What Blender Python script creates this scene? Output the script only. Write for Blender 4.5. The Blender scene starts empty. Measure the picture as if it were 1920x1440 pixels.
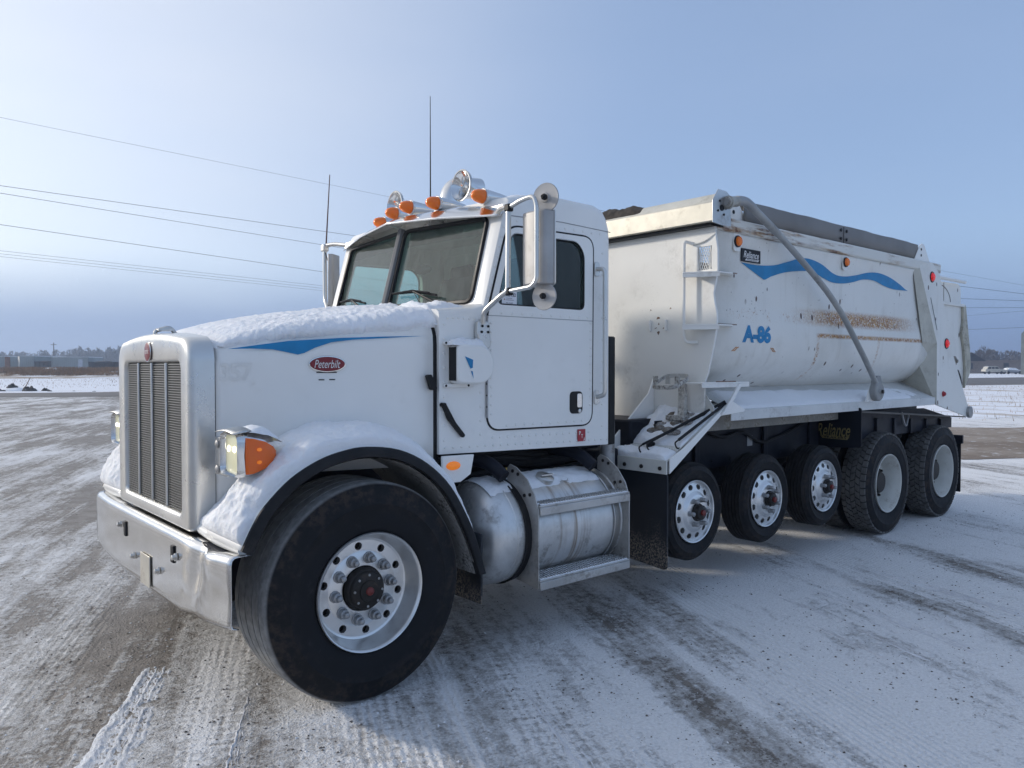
import bpy, bmesh, math, random
from mathutils import Vector as V, Matrix, noise as NZ
random.seed(7)
PI = math.pi
S = bpy.context.scene
COL = S.collection

# ------------------------------------------------------------------ camera
YAW = math.radians(49.2)
cam_d = bpy.data.cameras.new('camera'); cam = bpy.data.objects.new('camera', cam_d); COL.objects.link(cam)
cam_d.sensor_width = 36.0; cam_d.lens = 36.0*1443/1920
cam_d.clip_start = 0.05; cam_d.clip_end = 6000
CAMH = 1.71
er = V((math.sin(YAW), -math.cos(YAW), 0)); ef = V((math.cos(YAW), math.sin(YAW), 0))   # right / forward on the ground
pitch = math.atan(32/1443)
fwd = ef*math.cos(pitch) - V((0, 0, 1))*math.sin(pitch)
cam.location = (0, 0, CAMH)
cam.rotation_euler = fwd.to_track_quat('-Z', 'Y').to_euler()
S.camera = cam
S.render.resolution_x = 1024; S.render.resolution_y = 768

# ------------------------------------------------------------------ sky, sun, exposure
ALPHA = math.radians(34); ELEV = math.radians(22)
sun_dir = V((-math.sin(ALPHA)*math.cos(ELEV), math.cos(ALPHA)*math.cos(ELEV), math.sin(ELEV)))
W = bpy.data.worlds.new('World'); S.world = W; W.use_nodes = True
wn = W.node_tree.nodes; wl = W.node_tree.links
sky = wn.new('ShaderNodeTexSky'); sky.sky_type = 'NISHITA'; sky.sun_disc = False
sky.sun_elevation = ELEV; sky.sun_rotation = -ALPHA
sky.altitude = 1500; sky.air_density = 1.0; sky.dust_density = 2.2; sky.ozone_density = 2.5
bg = wn['Background']; bg.inputs['Strength'].default_value = 0.147
# thin high veil: brighter where it scatters sunlight forward, even elsewhere; a soft blue bank low all round the horizon
wtc = wn.new('ShaderNodeTexCoord')
def wm(op, a, b=0.0, clamp=False):
    n = wn.new('ShaderNodeMath'); n.operation = op; n.use_clamp = clamp
    for i, v in ((0, a), (1, b)):
        if hasattr(v, 'is_linked'): wl.new(v, n.inputs[i])
        else: n.inputs[i].default_value = v
    return n.outputs[0]
def wr(v, a, b, lo=0.0, hi=1.0):
    n = wn.new('ShaderNodeMapRange'); n.interpolation_type = 'SMOOTHSTEP'; wl.new(v, n.inputs[0])
    for i, q in enumerate((a, b, lo, hi)): n.inputs[i+1].default_value = q
    return n.outputs[0]
def wmix(f, a, b):
    n = wn.new('ShaderNodeMix'); n.data_type = 'RGBA'
    for i, v in ((0, f), (6, a), (7, b)):
        if hasattr(v, 'is_linked'): wl.new(v, n.inputs[i])
        else: n.inputs[i].default_value = v if i == 0 else (*v, 1)
    return n.outputs[2]
vd = wn.new('ShaderNodeVectorMath'); vd.operation = 'DOT_PRODUCT'; wl.new(wtc.outputs['Generated'], vd.inputs[0]); vd.inputs[1].default_value = sun_dir
wns = wn.new('ShaderNodeTexNoise'); wmp = wn.new('ShaderNodeMapping'); wl.new(wtc.outputs['Generated'], wmp.inputs[0]); wmp.inputs['Scale'].default_value = (1, 1, 3.2); wl.new(wmp.outputs[0], wns.inputs[0])
wns.inputs['Scale'].default_value = 1.6; wns.inputs['Detail'].default_value = 5; wns.inputs['Roughness'].default_value = .45
wsp = wn.new('ShaderNodeSeparateXYZ'); wl.new(wtc.outputs['Generated'], wsp.inputs[0])
glow = wr(vd.outputs['Value'], .18, 1.02)
veil = wmix(glow, (2.0, 2.65, 3.9), (6.3, 6.25, 6.15))
vf = wm('ADD', wm('MULTIPLY', wns.outputs[0], .5), .40, True)
wcol = wmix(vf, sky.outputs[0], veil)
edge = wm('ADD', wsp.outputs[2], wm('MULTIPLY', wm('SUBTRACT', wns.outputs[0], .5), .10))
bank = wr(edge, .155, .045, 0.0, .93)
wcol = wmix(bank, wcol, wmix(glow, (1.25, 1.85, 3.15), (2.0, 2.6, 3.85)))
wl.new(wcol, bg.inputs['Color'])
sl = bpy.data.lights.new('sun', 'SUN'); so = bpy.data.objects.new('sun', sl); COL.objects.link(so)
sl.energy = 2.0; sl.angle = math.radians(4.5); sl.color = (1.0, 0.92, 0.81)
so.rotation_euler = (-sun_dir).to_track_quat('-Z', 'Y').to_euler(); so.location = (0, 0, 60)
vs_ = S.view_settings; vs_.view_transform = 'Standard'; vs_.look = 'None'; vs_.exposure = 0.38; vs_.gamma = 1.0

# ------------------------------------------------------------------ material helpers
class NT:
    def __init__(s, name):
        s.m = bpy.data.materials.new(name); s.m.use_nodes = True
        s.n = s.m.node_tree.nodes; s.l = s.m.node_tree.links; s.b = s.n['Principled BSDF']
        s.tc = s.n.new('ShaderNodeTexCoord'); s.geo = s.n.new('ShaderNodeNewGeometry')
    def lk(s, a, b): s.l.new(a, b)
    def inp(s, node, k, v):
        if hasattr(v, 'links') or hasattr(v, 'is_linked'): s.l.new(v, node.inputs[k])
        else: node.inputs[k].default_value = v
    def math(s, op, a, b=0.0, c=None, clamp=False):
        n = s.n.new('ShaderNodeMath'); n.operation = op; n.use_clamp = clamp
        s.inp(n, 0, a); s.inp(n, 1, b)
        if c is not None: s.inp(n, 2, c)
        return n.outputs[0]
    def noise(s, vec, scale, detail=4, rough=.55, dist=0.0):
        n = s.n.new('ShaderNodeTexNoise'); s.inp(n, 'Vector', vec)
        n.inputs['Scale'].default_value = scale; n.inputs['Detail'].default_value = detail
        n.inputs['Roughness'].default_value = rough; n.inputs['Distortion'].default_value = dist
        return n.outputs[0]
    def voro(s, vec, scale, feat='F1', out=0, rnd=1.0):
        n = s.n.new('ShaderNodeTexVoronoi'); n.feature = feat; s.inp(n, 'Vector', vec)
        n.inputs['Scale'].default_value = scale; n.inputs['Randomness'].default_value = rnd
        return n.outputs[out]
    def ramp(s, fac, a, b, lo=0.0, hi=1.0):
        n = s.n.new('ShaderNodeMapRange'); n.clamp = True; s.inp(n, 0, fac)
        s.inp(n, 1, a); s.inp(n, 2, b); s.inp(n, 3, lo); s.inp(n, 4, hi); n.interpolation_type = 'SMOOTHSTEP'
        return n.outputs[0]
    def mix(s, fac, a, b):
        n = s.n.new('ShaderNodeMix'); n.data_type = 'RGBA'; n.clamp_factor = True
        s.inp(n, 0, fac)
        for k, v in ((6, a), (7, b)):
            if hasattr(v, 'is_linked'): s.l.new(v, n.inputs[k])
            else: n.inputs[k].default_value = (*v, 1) if len(v) == 3 else v
        return n.outputs[2]
    def mapv(s, vec, scale=(1, 1, 1), rot=(0, 0, 0), loc=(0, 0, 0)):
        n = s.n.new('ShaderNodeMapping'); s.lk(vec, n.inputs[0])
        n.inputs['Location'].default_value = loc; n.inputs['Rotation'].default_value = rot; n.inputs['Scale'].default_value = scale
        return n.outputs[0]
    def sep(s, vec):
        n = s.n.new('ShaderNodeSeparateXYZ'); s.lk(vec, n.inputs[0]); return n.outputs
    def bump(s, h, strength=.3, dist=.01, normal=None):
        n = s.n.new('ShaderNodeBump'); n.inputs['Strength'].default_value = strength; n.inputs['Distance'].default_value = dist
        s.lk(h, n.inputs['Height'])
        if normal is not None: s.lk(normal, n.inputs['Normal'])
        return n.outputs[0]
    def col(s, c):
        if hasattr(c, 'is_linked'): s.lk(c, s.b.inputs['Base Color'])
        else: s.b.inputs['Base Color'].default_value = (*c, 1)
    def set(s, **k):
        for a, v in k.items(): s.inp(s.b, a.replace('_', ' '), v)
MATS = {}
def M(name, col, rough=.5, metal=0.0, var=.12, vs=3.0, bump=0.0, bs=40, dirt=None, amt=.5, ds=4.0, coat=0.0, dirt2=None, speck=0.0):
    if name in MATS: return MATS[name]
    t = NT(name); P = t.tc.outputs['Object']; W_ = t.geo.outputs['Position']
    n1 = t.noise(W_, vs, 5)
    c = t.mix(t.ramp(n1, .3, .7), [x*(1-var) for x in col], [min(1, x*(1+var*.6)) for x in col])
    r = t.math('MULTIPLY_ADD', t.noise(W_, vs*3.1, 4), .22, rough-.11, clamp=True)
    if dirt:
        d = t.math('MULTIPLY', t.ramp(t.noise(W_, ds, 6, .65), .62-amt*.3, .92-amt*.3), t.ramp(t.noise(W_, ds*9, 4, .7), .35, .65))
        c = t.mix(d, c, dirt)
        r = t.math('MULTIPLY_ADD', d, .35, r, clamp=True)
    if speck:
        sp = t.math('MULTIPLY', t.ramp(t.voro(W_, 46), .10, .05), t.ramp(t.noise(W_, 2.3, 3), .62-speck*.2, .72-speck*.2))
        c = t.mix(sp, c, (.09, .05, .03))
    t.col(c); t.set(Roughness=r, Metallic=metal)
    if max(col) < .035 and not metal: t.set(**{'Specular_IOR_Level': .22})
    if coat: t.set(**{'Coat_Weight': coat, 'Coat_Roughness': .12})
    if bump: t.lk(t.bump(t.noise(P, bs, 5), bump, .01), t.b.inputs['Normal'])
    MATS[name] = t.m; return t.m

WHITE = M('white truck paint', (.84, .825, .785), .36, var=.04, vs=1.5, dirt=(.56, .53, .48), amt=.30, ds=2.2, coat=.25, bump=.05, bs=3.0)
BOXW0 = (.80, .785, .735)
CHROME = M('polished steel', (.76, .75, .73), .15, 1.0, var=.06, vs=2.2, dirt=(.45, .43, .4), amt=.06, ds=3, bump=.004, bs=4)
ALU = M('dull aluminium', (.58, .58, .57), .36, 1.0, var=.16, vs=3, dirt=(.30, .26, .22), amt=.5, ds=4)
SATIN = M('satin aluminium', (.66, .65, .62), .30, .88, var=.10, vs=2.5)
MIRW = M('mirror housing', (.40, .39, .38), .42, .35, var=.14, vs=6, dirt=(.3, .27, .24), amt=.4, ds=7)
GALV = M('galvanised grey', (.36, .36, .36), .5, .6, var=.15, vs=4, dirt=(.2, .16, .12), amt=.4)
BLACK = M('black rubber', (.018, .018, .02), .6, var=.3, vs=6, dirt=(.07, .06, .05), amt=.35, bump=.1, bs=60)
FRAME = M('dark blue frame paint', (.012, .014, .022), .5, var=.4, vs=3, dirt=(.06, .05, .045), amt=.3)
PLAST = M('black plastic', (.015, .015, .016), .45, var=.2)
GREYT = M('grey tarp vinyl', (.205, .195, .185), .6, var=.12, vs=2, bump=.08, bs=7, dirt=(.22, .21, .2), amt=.3)
ARM = M('grey arm paint', (.36, .36, .35), .45, .3, var=.18, vs=5, dirt=(.12, .1, .08), amt=.35)
BLUE = M('blue vinyl', (.006, .215, .46), .55, var=.12, vs=8, dirt=(.5, .58, .64), amt=.16, ds=6)
RED = M('red enamel', (.20, .012, .02), .3, var=.08)
REDST = M('red sticker', (.38, .02, .03), .4, var=.1)
INKW = M('white lettering', (.72, .70, .68), .4, var=.03)
INKB = M('black lettering', (.02, .02, .025), .5, var=.05)
GOLD = M('worn gold lettering', (.26, .2, .07), .5, var=.25, vs=30, dirt=(.02, .02, .02), amt=.6, ds=25)
ORNG = M('orange swash', (.5, .2, .04), .5)
GHOST = M('faded number film', (.775, .762, .722), .5, var=.05, vs=30)
SEAT = M('seat cloth', (.03, .032, .035), .9)
DASH = M('dash plastic', (.22, .22, .21), .7)
LINER = M('cab headliner', (.60, .60, .55), .9)
REDHUB = M('red hub cap', (.17, .022, .018), .4, dirt=(.08, .04, .03), amt=.4, ds=20)
HUB = M('greasy hub', (.03, .027, .025), .45, var=.3, dirt=(.10, .07, .05), amt=.4, ds=12)
RUSTY = M('rusty steel', (.20, .10, .055), .8, var=.4, vs=12, dirt=(.5, .48, .44), amt=.6, ds=10)
WRIM = M('white painted rim', (.62, .61, .56), .45, var=.08, vs=6, dirt=(.32, .27, .21), amt=.4, ds=8)
CREAM = M('cream primer steel', (.64, .63, .58), .5, var=.08, vs=3, dirt=(.3, .26, .2), amt=.3, ds=5, speck=.6)

def lens(name, col, emit=0.0):
    t = NT(name); W_ = t.tc.outputs['Object']
    t.col(col); t.set(Roughness=.15, IOR=1.5)
    t.set(**{'Coat_Weight': .25, 'Coat_Roughness': .08, 'Subsurface_Weight': .4}); t.b.inputs['Subsurface Radius'].default_value = (.03, .012, .004)
    w = t.n.new('ShaderNodeTexWave'); t.lk(W_, w.inputs[0]); w.inputs['Scale'].default_value = 60; w.bands_direction = 'Z'
    t.lk(t.bump(w.outputs[1], .25, .002), t.b.inputs['Normal'])
    if emit: t.set(**{'Emission_Color': (*col, 1), 'Emission_Strength': emit})
    return t.m
AMBER = lens('amber lens', (.95, .20, .008)); DEEPAMB = lens('deep amber lens', (.85, .15, .005)); AMBERLIT = lens('lit amber lens', (.85, .22, .012), 0.30)
REDLIT = lens('lit red lens', (.7, .02, .02), .28)
def headlamp():
    t = NT('headlight lens'); W_ = t.tc.outputs['Object']
    g = t.n.new('ShaderNodeTexWave'); t.lk(W_, g.inputs[0]); g.inputs['Scale'].default_value = 26; g.bands_direction = 'Y'
    t.col((.62, .60, .38)); t.set(Roughness=.12, **{'Coat_Weight': .8, 'Coat_Roughness': .04})
    t.lk(t.bump(g.outputs[1], .4, .003), t.b.inputs['Normal'])
    t.set(**{'Emission_Color': (1, .95, .62, 1), 'Emission_Strength': .16})
    return t.m
HEADL = headlamp()
def lampglow():
    t = NT('lit bulb'); t.col((1, .95, .8)); t.set(**{'Emission_Color': (1, .95, .75, 1), 'Emission_Strength': 2.6}); return t.m
BULB = lampglow()
def glass(name, tint, dust=.0, rough=.0):
    m = bpy.data.materials.new(name); m.use_nodes = True; n = m.node_tree.nodes; l = m.node_tree.links
    n.remove(n['Principled BSDF']); out = n['Material Output']
    tr = n.new('ShaderNodeBsdfTransparent'); tr.inputs[0].default_value = (*tint, 1)
    gl = n.new('ShaderNodeBsdfGlossy'); gl.inputs['Roughness'].default_value = rough
    fr = n.new('ShaderNodeFresnel'); fr.inputs[0].default_value = 1.5
    mx = n.new('ShaderNodeMixShader'); l.new(fr.outputs[0], mx.inputs[0]); l.new(tr.outputs[0], mx.inputs[1]); l.new(gl.outputs[0], mx.inputs[2])
    df = n.new('ShaderNodeBsdfDiffuse'); df.inputs[0].default_value = (.50, .53, .48, 1)
    tc = n.new('ShaderNodeTexCoord'); mpv = n.new('ShaderNodeMapping'); mpv.inputs['Scale'].default_value = (14, 14, 1.6); l.new(tc.outputs['Object'], mpv.inputs[0])
    nz_ = n.new('ShaderNodeTexNoise'); nz_.inputs['Scale'].default_value = 2.0; nz_.inputs['Detail'].default_value = 5; l.new(mpv.outputs[0], nz_.inputs[0])
    mr = n.new('ShaderNodeMapRange'); l.new(nz_.outputs[0], mr.inputs[0]); mr.inputs[1].default_value = .3; mr.inputs[2].default_value = .75; mr.inputs[3].default_value = dust*.6; mr.inputs[4].default_value = dust*1.5
    m2 = n.new('ShaderNodeMixShader'); l.new(mr.outputs[0], m2.inputs[0]); l.new(mx.outputs[0], m2.inputs[1]); l.new(df.outputs[0], m2.inputs[2])
    l.new(m2.outputs[0], out.inputs['Surface']); return m
GLASS = glass('green tinted windshield glass', (.86, .98, .93), .09); GLASSD = glass('dark tinted side glass', (.74, .86, .85), .025)
SHADEG = glass('dark sunshade band', (.30, .40, .38))

def snow_mat(name='settled snow', bsc=50, bst=.65, tint=(.86, .865, .875), dirty=0.0):
    t = NT(name); P = t.geo.outputs['Position']
    c = t.mix(t.ramp(t.noise(P, 3.0, 5), .35, .75), tint, (.90, .91, .93))
    if dirty:
        c = t.mix(t.math('MULTIPLY', t.ramp(t.noise(P, 7, 6, .7), .58, .75), dirty), c, (.35, .30, .25))
    t.col(c); t.set(Roughness=.85)
    t.set(**{'Subsurface_Weight': .12}); t.b.inputs['Subsurface Radius'].default_value = (.02, .025, .03)
    h = t.math('MULTIPLY_ADD', t.noise(P, bsc, 6, .6), 1.0, t.math('MULTIPLY', t.noise(P, bsc*4, 3), .35))
    t.lk(t.bump(h, bst, .012), t.b.inputs['Normal'])
    return t.m
SNOW = snow_mat(); 

def box_mat():
    """off-white dump box paint with rust bands, chips and runs that sit at their own places on the steel"""
    t = NT('dump box paint'); P = t.geo.outputs['Position']; x, y, z = t.sep(P)
    c = t.mix(t.ramp(t.noise(P, 1.3, 5), .3, .7), [v*.95 for v in BOXW0], BOXW0)
    c = t.mix(t.math('MULTIPLY', t.ramp(t.noise(P, 2.4, 6, .7), .5, .75), .35), c, (.52, .49, .42))
    # streaks running down
    st = t.noise(t.mapv(P, (9, 9, .6)), 1.0, 4)
    c = t.mix(t.math('MULTIPLY', t.ramp(st, .56, .78), .28), c, (.46, .42, .35))
    def band(a, lo, hi, s): return t.math('MULTIPLY', t.ramp(a, lo-s, lo+s), t.ramp(a, hi+s, hi-s))
    fine = t.noise(P, 60, 4, .75); mid = t.noise(P, 7, 4, .6)
    b1 = t.math('MULTIPLY', band(z, 2.09, 2.22, .03), band(x, 6.5, 8.5, .5))
    r1 = t.math('MULTIPLY', t.ramp(fine, .36, .54), t.math('MULTIPLY', b1, t.ramp(mid, .15, .42)))
    b2 = t.math('MULTIPLY', band(z, 2.09, 2.17, .02), band(x, 5.3, 6.4, .2))
    r2 = t.math('MULTIPLY', t.ramp(fine, .52, .66), t.math('MULTIPLY', b2, t.ramp(mid, .4, .6)))
    b3 = t.math('MULTIPLY', band(z, 1.975, 2.01, .012), band(x, 6.62, 9.12, .04))
    r3 = t.math('MULTIPLY', t.ramp(fine, .36, .52), t.math('MULTIPLY', b3, t.ramp(mid, .2, .4)))
    b4 = t.math('MULTIPLY', band(x, 6.62, 6.67, .012), band(z, 1.6, 2.0, .03))
    r4 = t.math('MULTIPLY', t.ramp(fine, .42, .58), t.math('MULTIPLY', b4, t.ramp(mid, .35, .55)))
    b5 = t.math('MULTIPLY', band(x, 7.84, 7.88, .012), band(z, 1.6, 2.0, .03))
    r5 = t.math('MULTIPLY', t.ramp(fine, .45, .6), t.math('MULTIPLY', b5, t.ramp(mid, .4, .55)))
    r = t.math('MAXIMUM', t.math('MAXIMUM', r1, r2), t.math('MAXIMUM', r3, t.math('MAXIMUM', r4, r5)))
    c = t.mix(r, c, t.mix(t.ramp(t.noise(P, 25, 3), .4, .6), (.34, .14, .04), (.50, .27, .09)))
    chip = t.math('MULTIPLY', t.ramp(t.voro(t.mapv(P, (5.5, 5.5, 3.2)), 1.4), .14, .10), t.ramp(t.noise(P, 1.1, 3), .46, .52))
    c = t.mix(chip, c, (.08, .035, .022))
    fl = t.math('MULTIPLY', t.ramp(t.voro(P, 17), .09, .06), t.ramp(t.noise(P, 2.1, 3), .5, .6))
    c = t.mix(fl, c, (.11, .07, .05))
    t.col(c); t.set(Roughness=t.math('MULTIPLY_ADD', r, .35, t.ramp(t.noise(P, 3, 4), .3, .7, .36, .5)))
    t.set(**{'Coat_Weight': .15, 'Coat_Roughness': .2})
    t.lk(t.bump(t.math('MULTIPLY_ADD', r, -.4, t.math('MULTIPLY', t.noise(P, 1.6, 3), .8)), .25, .02), t.b.inputs['Normal'])
    return t.m
BOXW = box_mat()
def rail_mat():
    t = NT('rusting top rail paint'); P = t.geo.outputs['Position']; x, y, z = t.sep(P)
    f = t.math('MULTIPLY', t.ramp(t.noise(t.mapv(P, (1.2, 4, 14)), 2.0, 6, .7), .43, .62), t.ramp(t.noise(P, .9, 3), .36, .52))
    c = t.mix(f, (.70, .69, .64), t.mix(t.ramp(t.noise(P, 14, 3), .4, .6), (.16, .07, .035), (.40, .27, .16)))
    t.col(c); t.set(Roughness=.6); return t.m
RAIL = rail_mat()
def tyre_mat(name, rt, tread=(.085, .08, .075), side=(.007, .0075, .009), mud=.4):
    t = NT(name); P = t.tc.outputs['Object']; x, y, z = t.sep(P); W_ = t.geo.outputs['Position']
    rad = t.math('SQRT', t.math('ADD', t.math('MULTIPLY', x, x), t.math('MULTIPLY', z, z)))
    tr = t.ramp(rad, rt-.018, rt-.004)
    n = t.noise(W_, 9, 5, .65)
    c = t.mix(t.ramp(n, .3, .7), side, [v*1.9 for v in side])
    md = t.math('MULTIPLY', t.ramp(rad, rt-.19, rt-.03), t.math('MULTIPLY', t.ramp(n, .40, .56), t.ramp(t.noise(W_, 24, 5, .7), .38, .6)))
    c = t.mix(t.math('MULTIPLY', md, mud), c, (.085, .06, .042))
    sc = t.math('MULTIPLY', t.ramp(t.noise(W_, 5, 6, .7), .6, .72), .5)
    c = t.mix(sc, c, (.05, .05, .052))
    c = t.mix(tr, c, t.mix(t.ramp(t.noise(W_, 22, 4), .35, .65), [v*.7 for v in tread], tread))
    t.col(c); t.set(Roughness=t.ramp(n, .3, .7, .55, .8), **{'Specular_IOR_Level': .22})
    t.lk(t.bump(t.noise(W_, 90, 4), .15, .004), t.b.inputs['Normal']); return t.m
def rim_mat():
    t = NT('brushed alloy rim'); W_ = t.geo.outputs['Position']; 
    n = t.noise(W_, 5, 5, .6)
    c = t.mix(t.math('MULTIPLY', t.ramp(n, .5, .75), .55), (.74, .74, .73), (.44, .42, .40))
    t.col(c); t.set(Metallic=.9, Roughness=t.ramp(n, .3, .7, .28, .42))
    t.lk(t.bump(t.noise(t.tc.outputs['Object'], 50, 3), .05, .004), t.b.inputs['Normal']); return t.m
RIM = rim_mat()
def tank_mat():
    t = NT('stained tank aluminium'); P = t.geo.outputs['Position']; x, y, z = t.sep(P)
    n = t.noise(P, 5, 6, .65)
    c = t.mix(t.ramp(n, .35, .75), (.72, .72, .71), (.55, .55, .54))
    st = t.math('MULTIPLY', t.ramp(t.noise(t.mapv(P, (26, 2, 1.0)), 1.0, 4), .45, .7), t.math('MULTIPLY', t.ramp(x, 3.30, 3.42), t.ramp(x, 3.72, 3.6)))
    c = t.mix(t.math('MULTIPLY', st, .75), c, (.25, .17, .10))
    sm = t.math('MULTIPLY', t.ramp(t.noise(P, 9, 6, .7), .5, .66), t.ramp(t.noise(P, 1.7, 2), .4, .6))
    c = t.mix(t.math('MULTIPLY', sm, .6), c, (.16, .14, .12))
    t.col(c); t.set(Metallic=.75, Roughness=t.math('MULTIPLY_ADD', sm, .3, .36)); return t.m
TANK = tank_mat()
def flap_mat(name='muddy mud flap', x0=3.3):
    t = NT(name); P = t.geo.outputs['Position']; x, y, z = t.sep(P)
    d = t.math('MULTIPLY', t.ramp(t.noise(P, 75, 4, .75), .47, .56), t.ramp(t.math('ADD', z, t.math('MULTIPLY', t.noise(P, 3.6, 3), .5)), .84, .62))
    c = t.mix(t.math('MULTIPLY', d, .85), (.011, .014, .02), (.27, .22, .17))
    t.col(c); t.set(Roughness=.55); return t.m
FLAP = flap_mat()

# ------------------------------------------------------------------ mesh helpers
WO = {}
class MB:
    def __init__(s): s.v = []; s.f = []
    def add(s, v, f):
        o = len(s.v); s.v += [tuple(p) for p in v]; s.f += [tuple(i+o for i in q) for q in f]; return s
    def box(s, x0, x1, y0, y1, z0, z1):
        v = [(x, y, z) for x in (x0, x1) for y in (y0, y1) for z in (z0, z1)]
        return s.add(v, [(0, 1, 3, 2), (4, 6, 7, 5), (0, 4, 5, 1), (2, 3, 7, 6), (0, 2, 6, 4), (1, 5, 7, 3)])
    def prism(s, poly, axis, a0, a1):
        def mk(p, a): return (p[0], a, p[1]) if axis == 'y' else ((a, p[0], p[1]) if axis == 'x' else (p[0], p[1], a))
        n = len(poly); v = [mk(p, a0) for p in poly]+[mk(p, a1) for p in poly]
        return s.add(v, [tuple(range(n)), tuple(range(2*n-1, n-1, -1))]+[(i, (i+1) % n, n+(i+1) % n, n+i) for i in range(n)])
    def grid(s, rows, cu=False, cv=False):
        nu, nv = len(rows), len(rows[0]); v = [p for r in rows for p in r]; f = []
        for i in range(nu if cu else nu-1):
            for j in range(nv if cv else nv-1):
                a, b = i, (i+1) % nu; c, d = j, (j+1) % nv
                f.append((a*nv+c, a*nv+d, b*nv+d, b*nv+c))
        return s.add(v, f)
    def tube(s, pts, r, n=10, closed=False, caps=True):
        P = [V(p) for p in pts]; m = len(P); R = r if isinstance(r, (list, tuple)) else [r]*m
        T = []
        for i in range(m):
            a = P[(i-1) % m] if closed or i > 0 else P[i]; b = P[(i+1) % m] if closed or i < m-1 else P[i]
            T.append((b-a).normalized())
        u = T[0].orthogonal().normalized(); rows = []
        for i in range(m):
            u = (u-T[i]*u.dot(T[i])).normalized(); w = T[i].cross(u)
            rows.append([P[i]+(u*math.cos(2*PI*k/n)+w*math.sin(2*PI*k/n))*R[i] for k in range(n)])
        o = len(s.v); s.grid(rows, cu=closed, cv=True)
        if caps and not closed:
            s.f.append(tuple(o+k for k in range(n))[::-1]); s.f.append(tuple(o+(m-1)*n+k for k in range(n)))
        return s
    def lathe(s, prof, o, ax, n=32, cap=True):
        o = V(o); ax = V(ax).normalized(); u = ax.orthogonal().normalized(); w = ax.cross(u)
        rows = [[o+ax*t+(u*math.cos(2*PI*k/n)+w*math.sin(2*PI*k/n))*r for k in range(n)] for r, t in prof]
        b = len(s.v); s.grid(rows, cv=True)
        if cap:
            for i in (0, len(prof)-1):
                if prof[i][0] > 1e-6: s.f.append(tuple(b+i*n+k for k in range(n)))
        return s
    def ball(s, c, r, n=12, m=8, sq=(1, 1, 1)):
        rows = [[(c[0]+sq[0]*r*math.sin(PI*i/m)*math.cos(2*PI*k/n), c[1]+sq[1]*r*math.sin(PI*i/m)*math.sin(2*PI*k/n), c[2]+sq[2]*r*math.cos(PI*i/m)) for k in range(n)] for i in range(m+1)]
        return s.grid(rows, cv=True)
    def mesh(s, name, recalc=True):
        bm = bmesh.new(); vs = [bm.verts.new(p) for p in s.v]
        for q in s.f:
            ids = []
            for i in q:
                if not ids or vs[i] is not ids[-1]: ids.append(vs[i])
            if len(set(ids)) >= 3:
                try: bm.faces.new(ids)
                except ValueError: pass
        bmesh.ops.remove_doubles(bm, verts=bm.verts, dist=1e-5)
        if recalc: bmesh.ops.recalc_face_normals(bm, faces=bm.faces)
        me = bpy.data.meshes.new(name); bm.to_mesh(me); bm.free(); return me
def finish(me, smooth):
    if smooth:
        for p in me.polygons: p.use_smooth = True
        me.set_sharp_from_angle(angle=math.radians(smooth))
def place(name, me, mat, parent=None, bev=0, smooth=40, origin=None):
    vs = me.vertices
    if origin is None:
        if len(vs):
            lo = [min(v.co[i] for v in vs) for i in range(3)]; hi = [max(v.co[i] for v in vs) for i in range(3)]
            origin = V([(a+b)/2 for a, b in zip(lo, hi)])
            if parent is None: origin.z = lo[2]
        else: origin = V((0, 0, 0))
    origin = V(origin)
    me.transform(Matrix.Translation(-origin))
    finish(me, smooth)
    if mat: me.materials.append(mat)
    o = bpy.data.objects.new(name, me); COL.objects.link(o)
    WO[o.name] = origin
    if parent is not None: o.parent = parent; o.location = origin-WO[parent.name]
    else: o.location = origin
    if bev:
        b = o.modifiers.new('bevel', 'BEVEL'); b.width = bev; b.segments = 2; b.limit_method = 'ANGLE'; b.angle_limit = math.radians(35)
    return o
def part(name, mb, mat, parent=None, bev=0, smooth=40, **k):
    return place(name, mb.mesh(name), mat, parent, bev, smooth, **k)
def tag(o, label=None, cat=None, group=None, kind=None):
    if label: o['label'] = label
    if cat: o['category'] = cat
    if group: o['group'] = group
    if kind: o['kind'] = kind
    return o
def empty(name, loc):
    o = bpy.data.objects.new(name, None); COL.objects.link(o); o.location = loc; o.empty_display_size = .3
    WO[o.name] = V(loc); return o
def fillet(pts, r, n=6, closed=False):
    P = [V(p) for p in pts]; out = []; m = len(P)
    for i in range(m):
        if not closed and i in (0, m-1): out.append(P[i]); continue
        a, b, c = P[i-1], P[i], P[(i+1) % m]
        d1 = (a-b); d2 = (c-b); q = min(r, d1.length*.48, d2.length*.48)
        p1 = b+d1.normalized()*q; p2 = b+d2.normalized()*q
        for k in range(n+1):
            t = k/n; out.append(p1*(1-t)**2+b*2*t*(1-t)+p2*t*t)
    return out
def fil2(poly, r, n=6): return [(p.x, p.y) for p in fillet([(a, b, 0) for a, b in poly], r, n, True)]
def text(name, body, fn, w, h, mat, parent, shear=0.0, bold=0.0, spacing=1.0):
    cu = bpy.data.curves.new(name, 'FONT'); cu.body = body; cu.shear = shear; cu.offset = bold; cu.fill_mode = 'FRONT'; cu.resolution_u = 4; cu.space_character = spacing
    ob = bpy.data.objects.new('tmp', cu); COL.objects.link(ob)
    dg = bpy.context.evaluated_depsgraph_get(); me = bpy.data.meshes.new_from_object(ob.evaluated_get(dg))
    bpy.data.objects.remove(ob); bpy.data.curves.remove(cu)
    xs = [v.co.x for v in me.vertices]; ys = [v.co.y for v in me.vertices]
    x0, x1, y0, y1 = min(xs), max(xs), min(ys), max(ys)
    for v in me.vertices: v.co = V(fn((v.co.x-x0)/(x1-x0)*w-w/2, (v.co.y-y0)/(y1-y0)*h-h/2))
    me.name = name
    return place(name, me, mat, parent, smooth=0)
def nz(x, y=0, z=0): return NZ.noise(V((x, y, z)))
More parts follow.
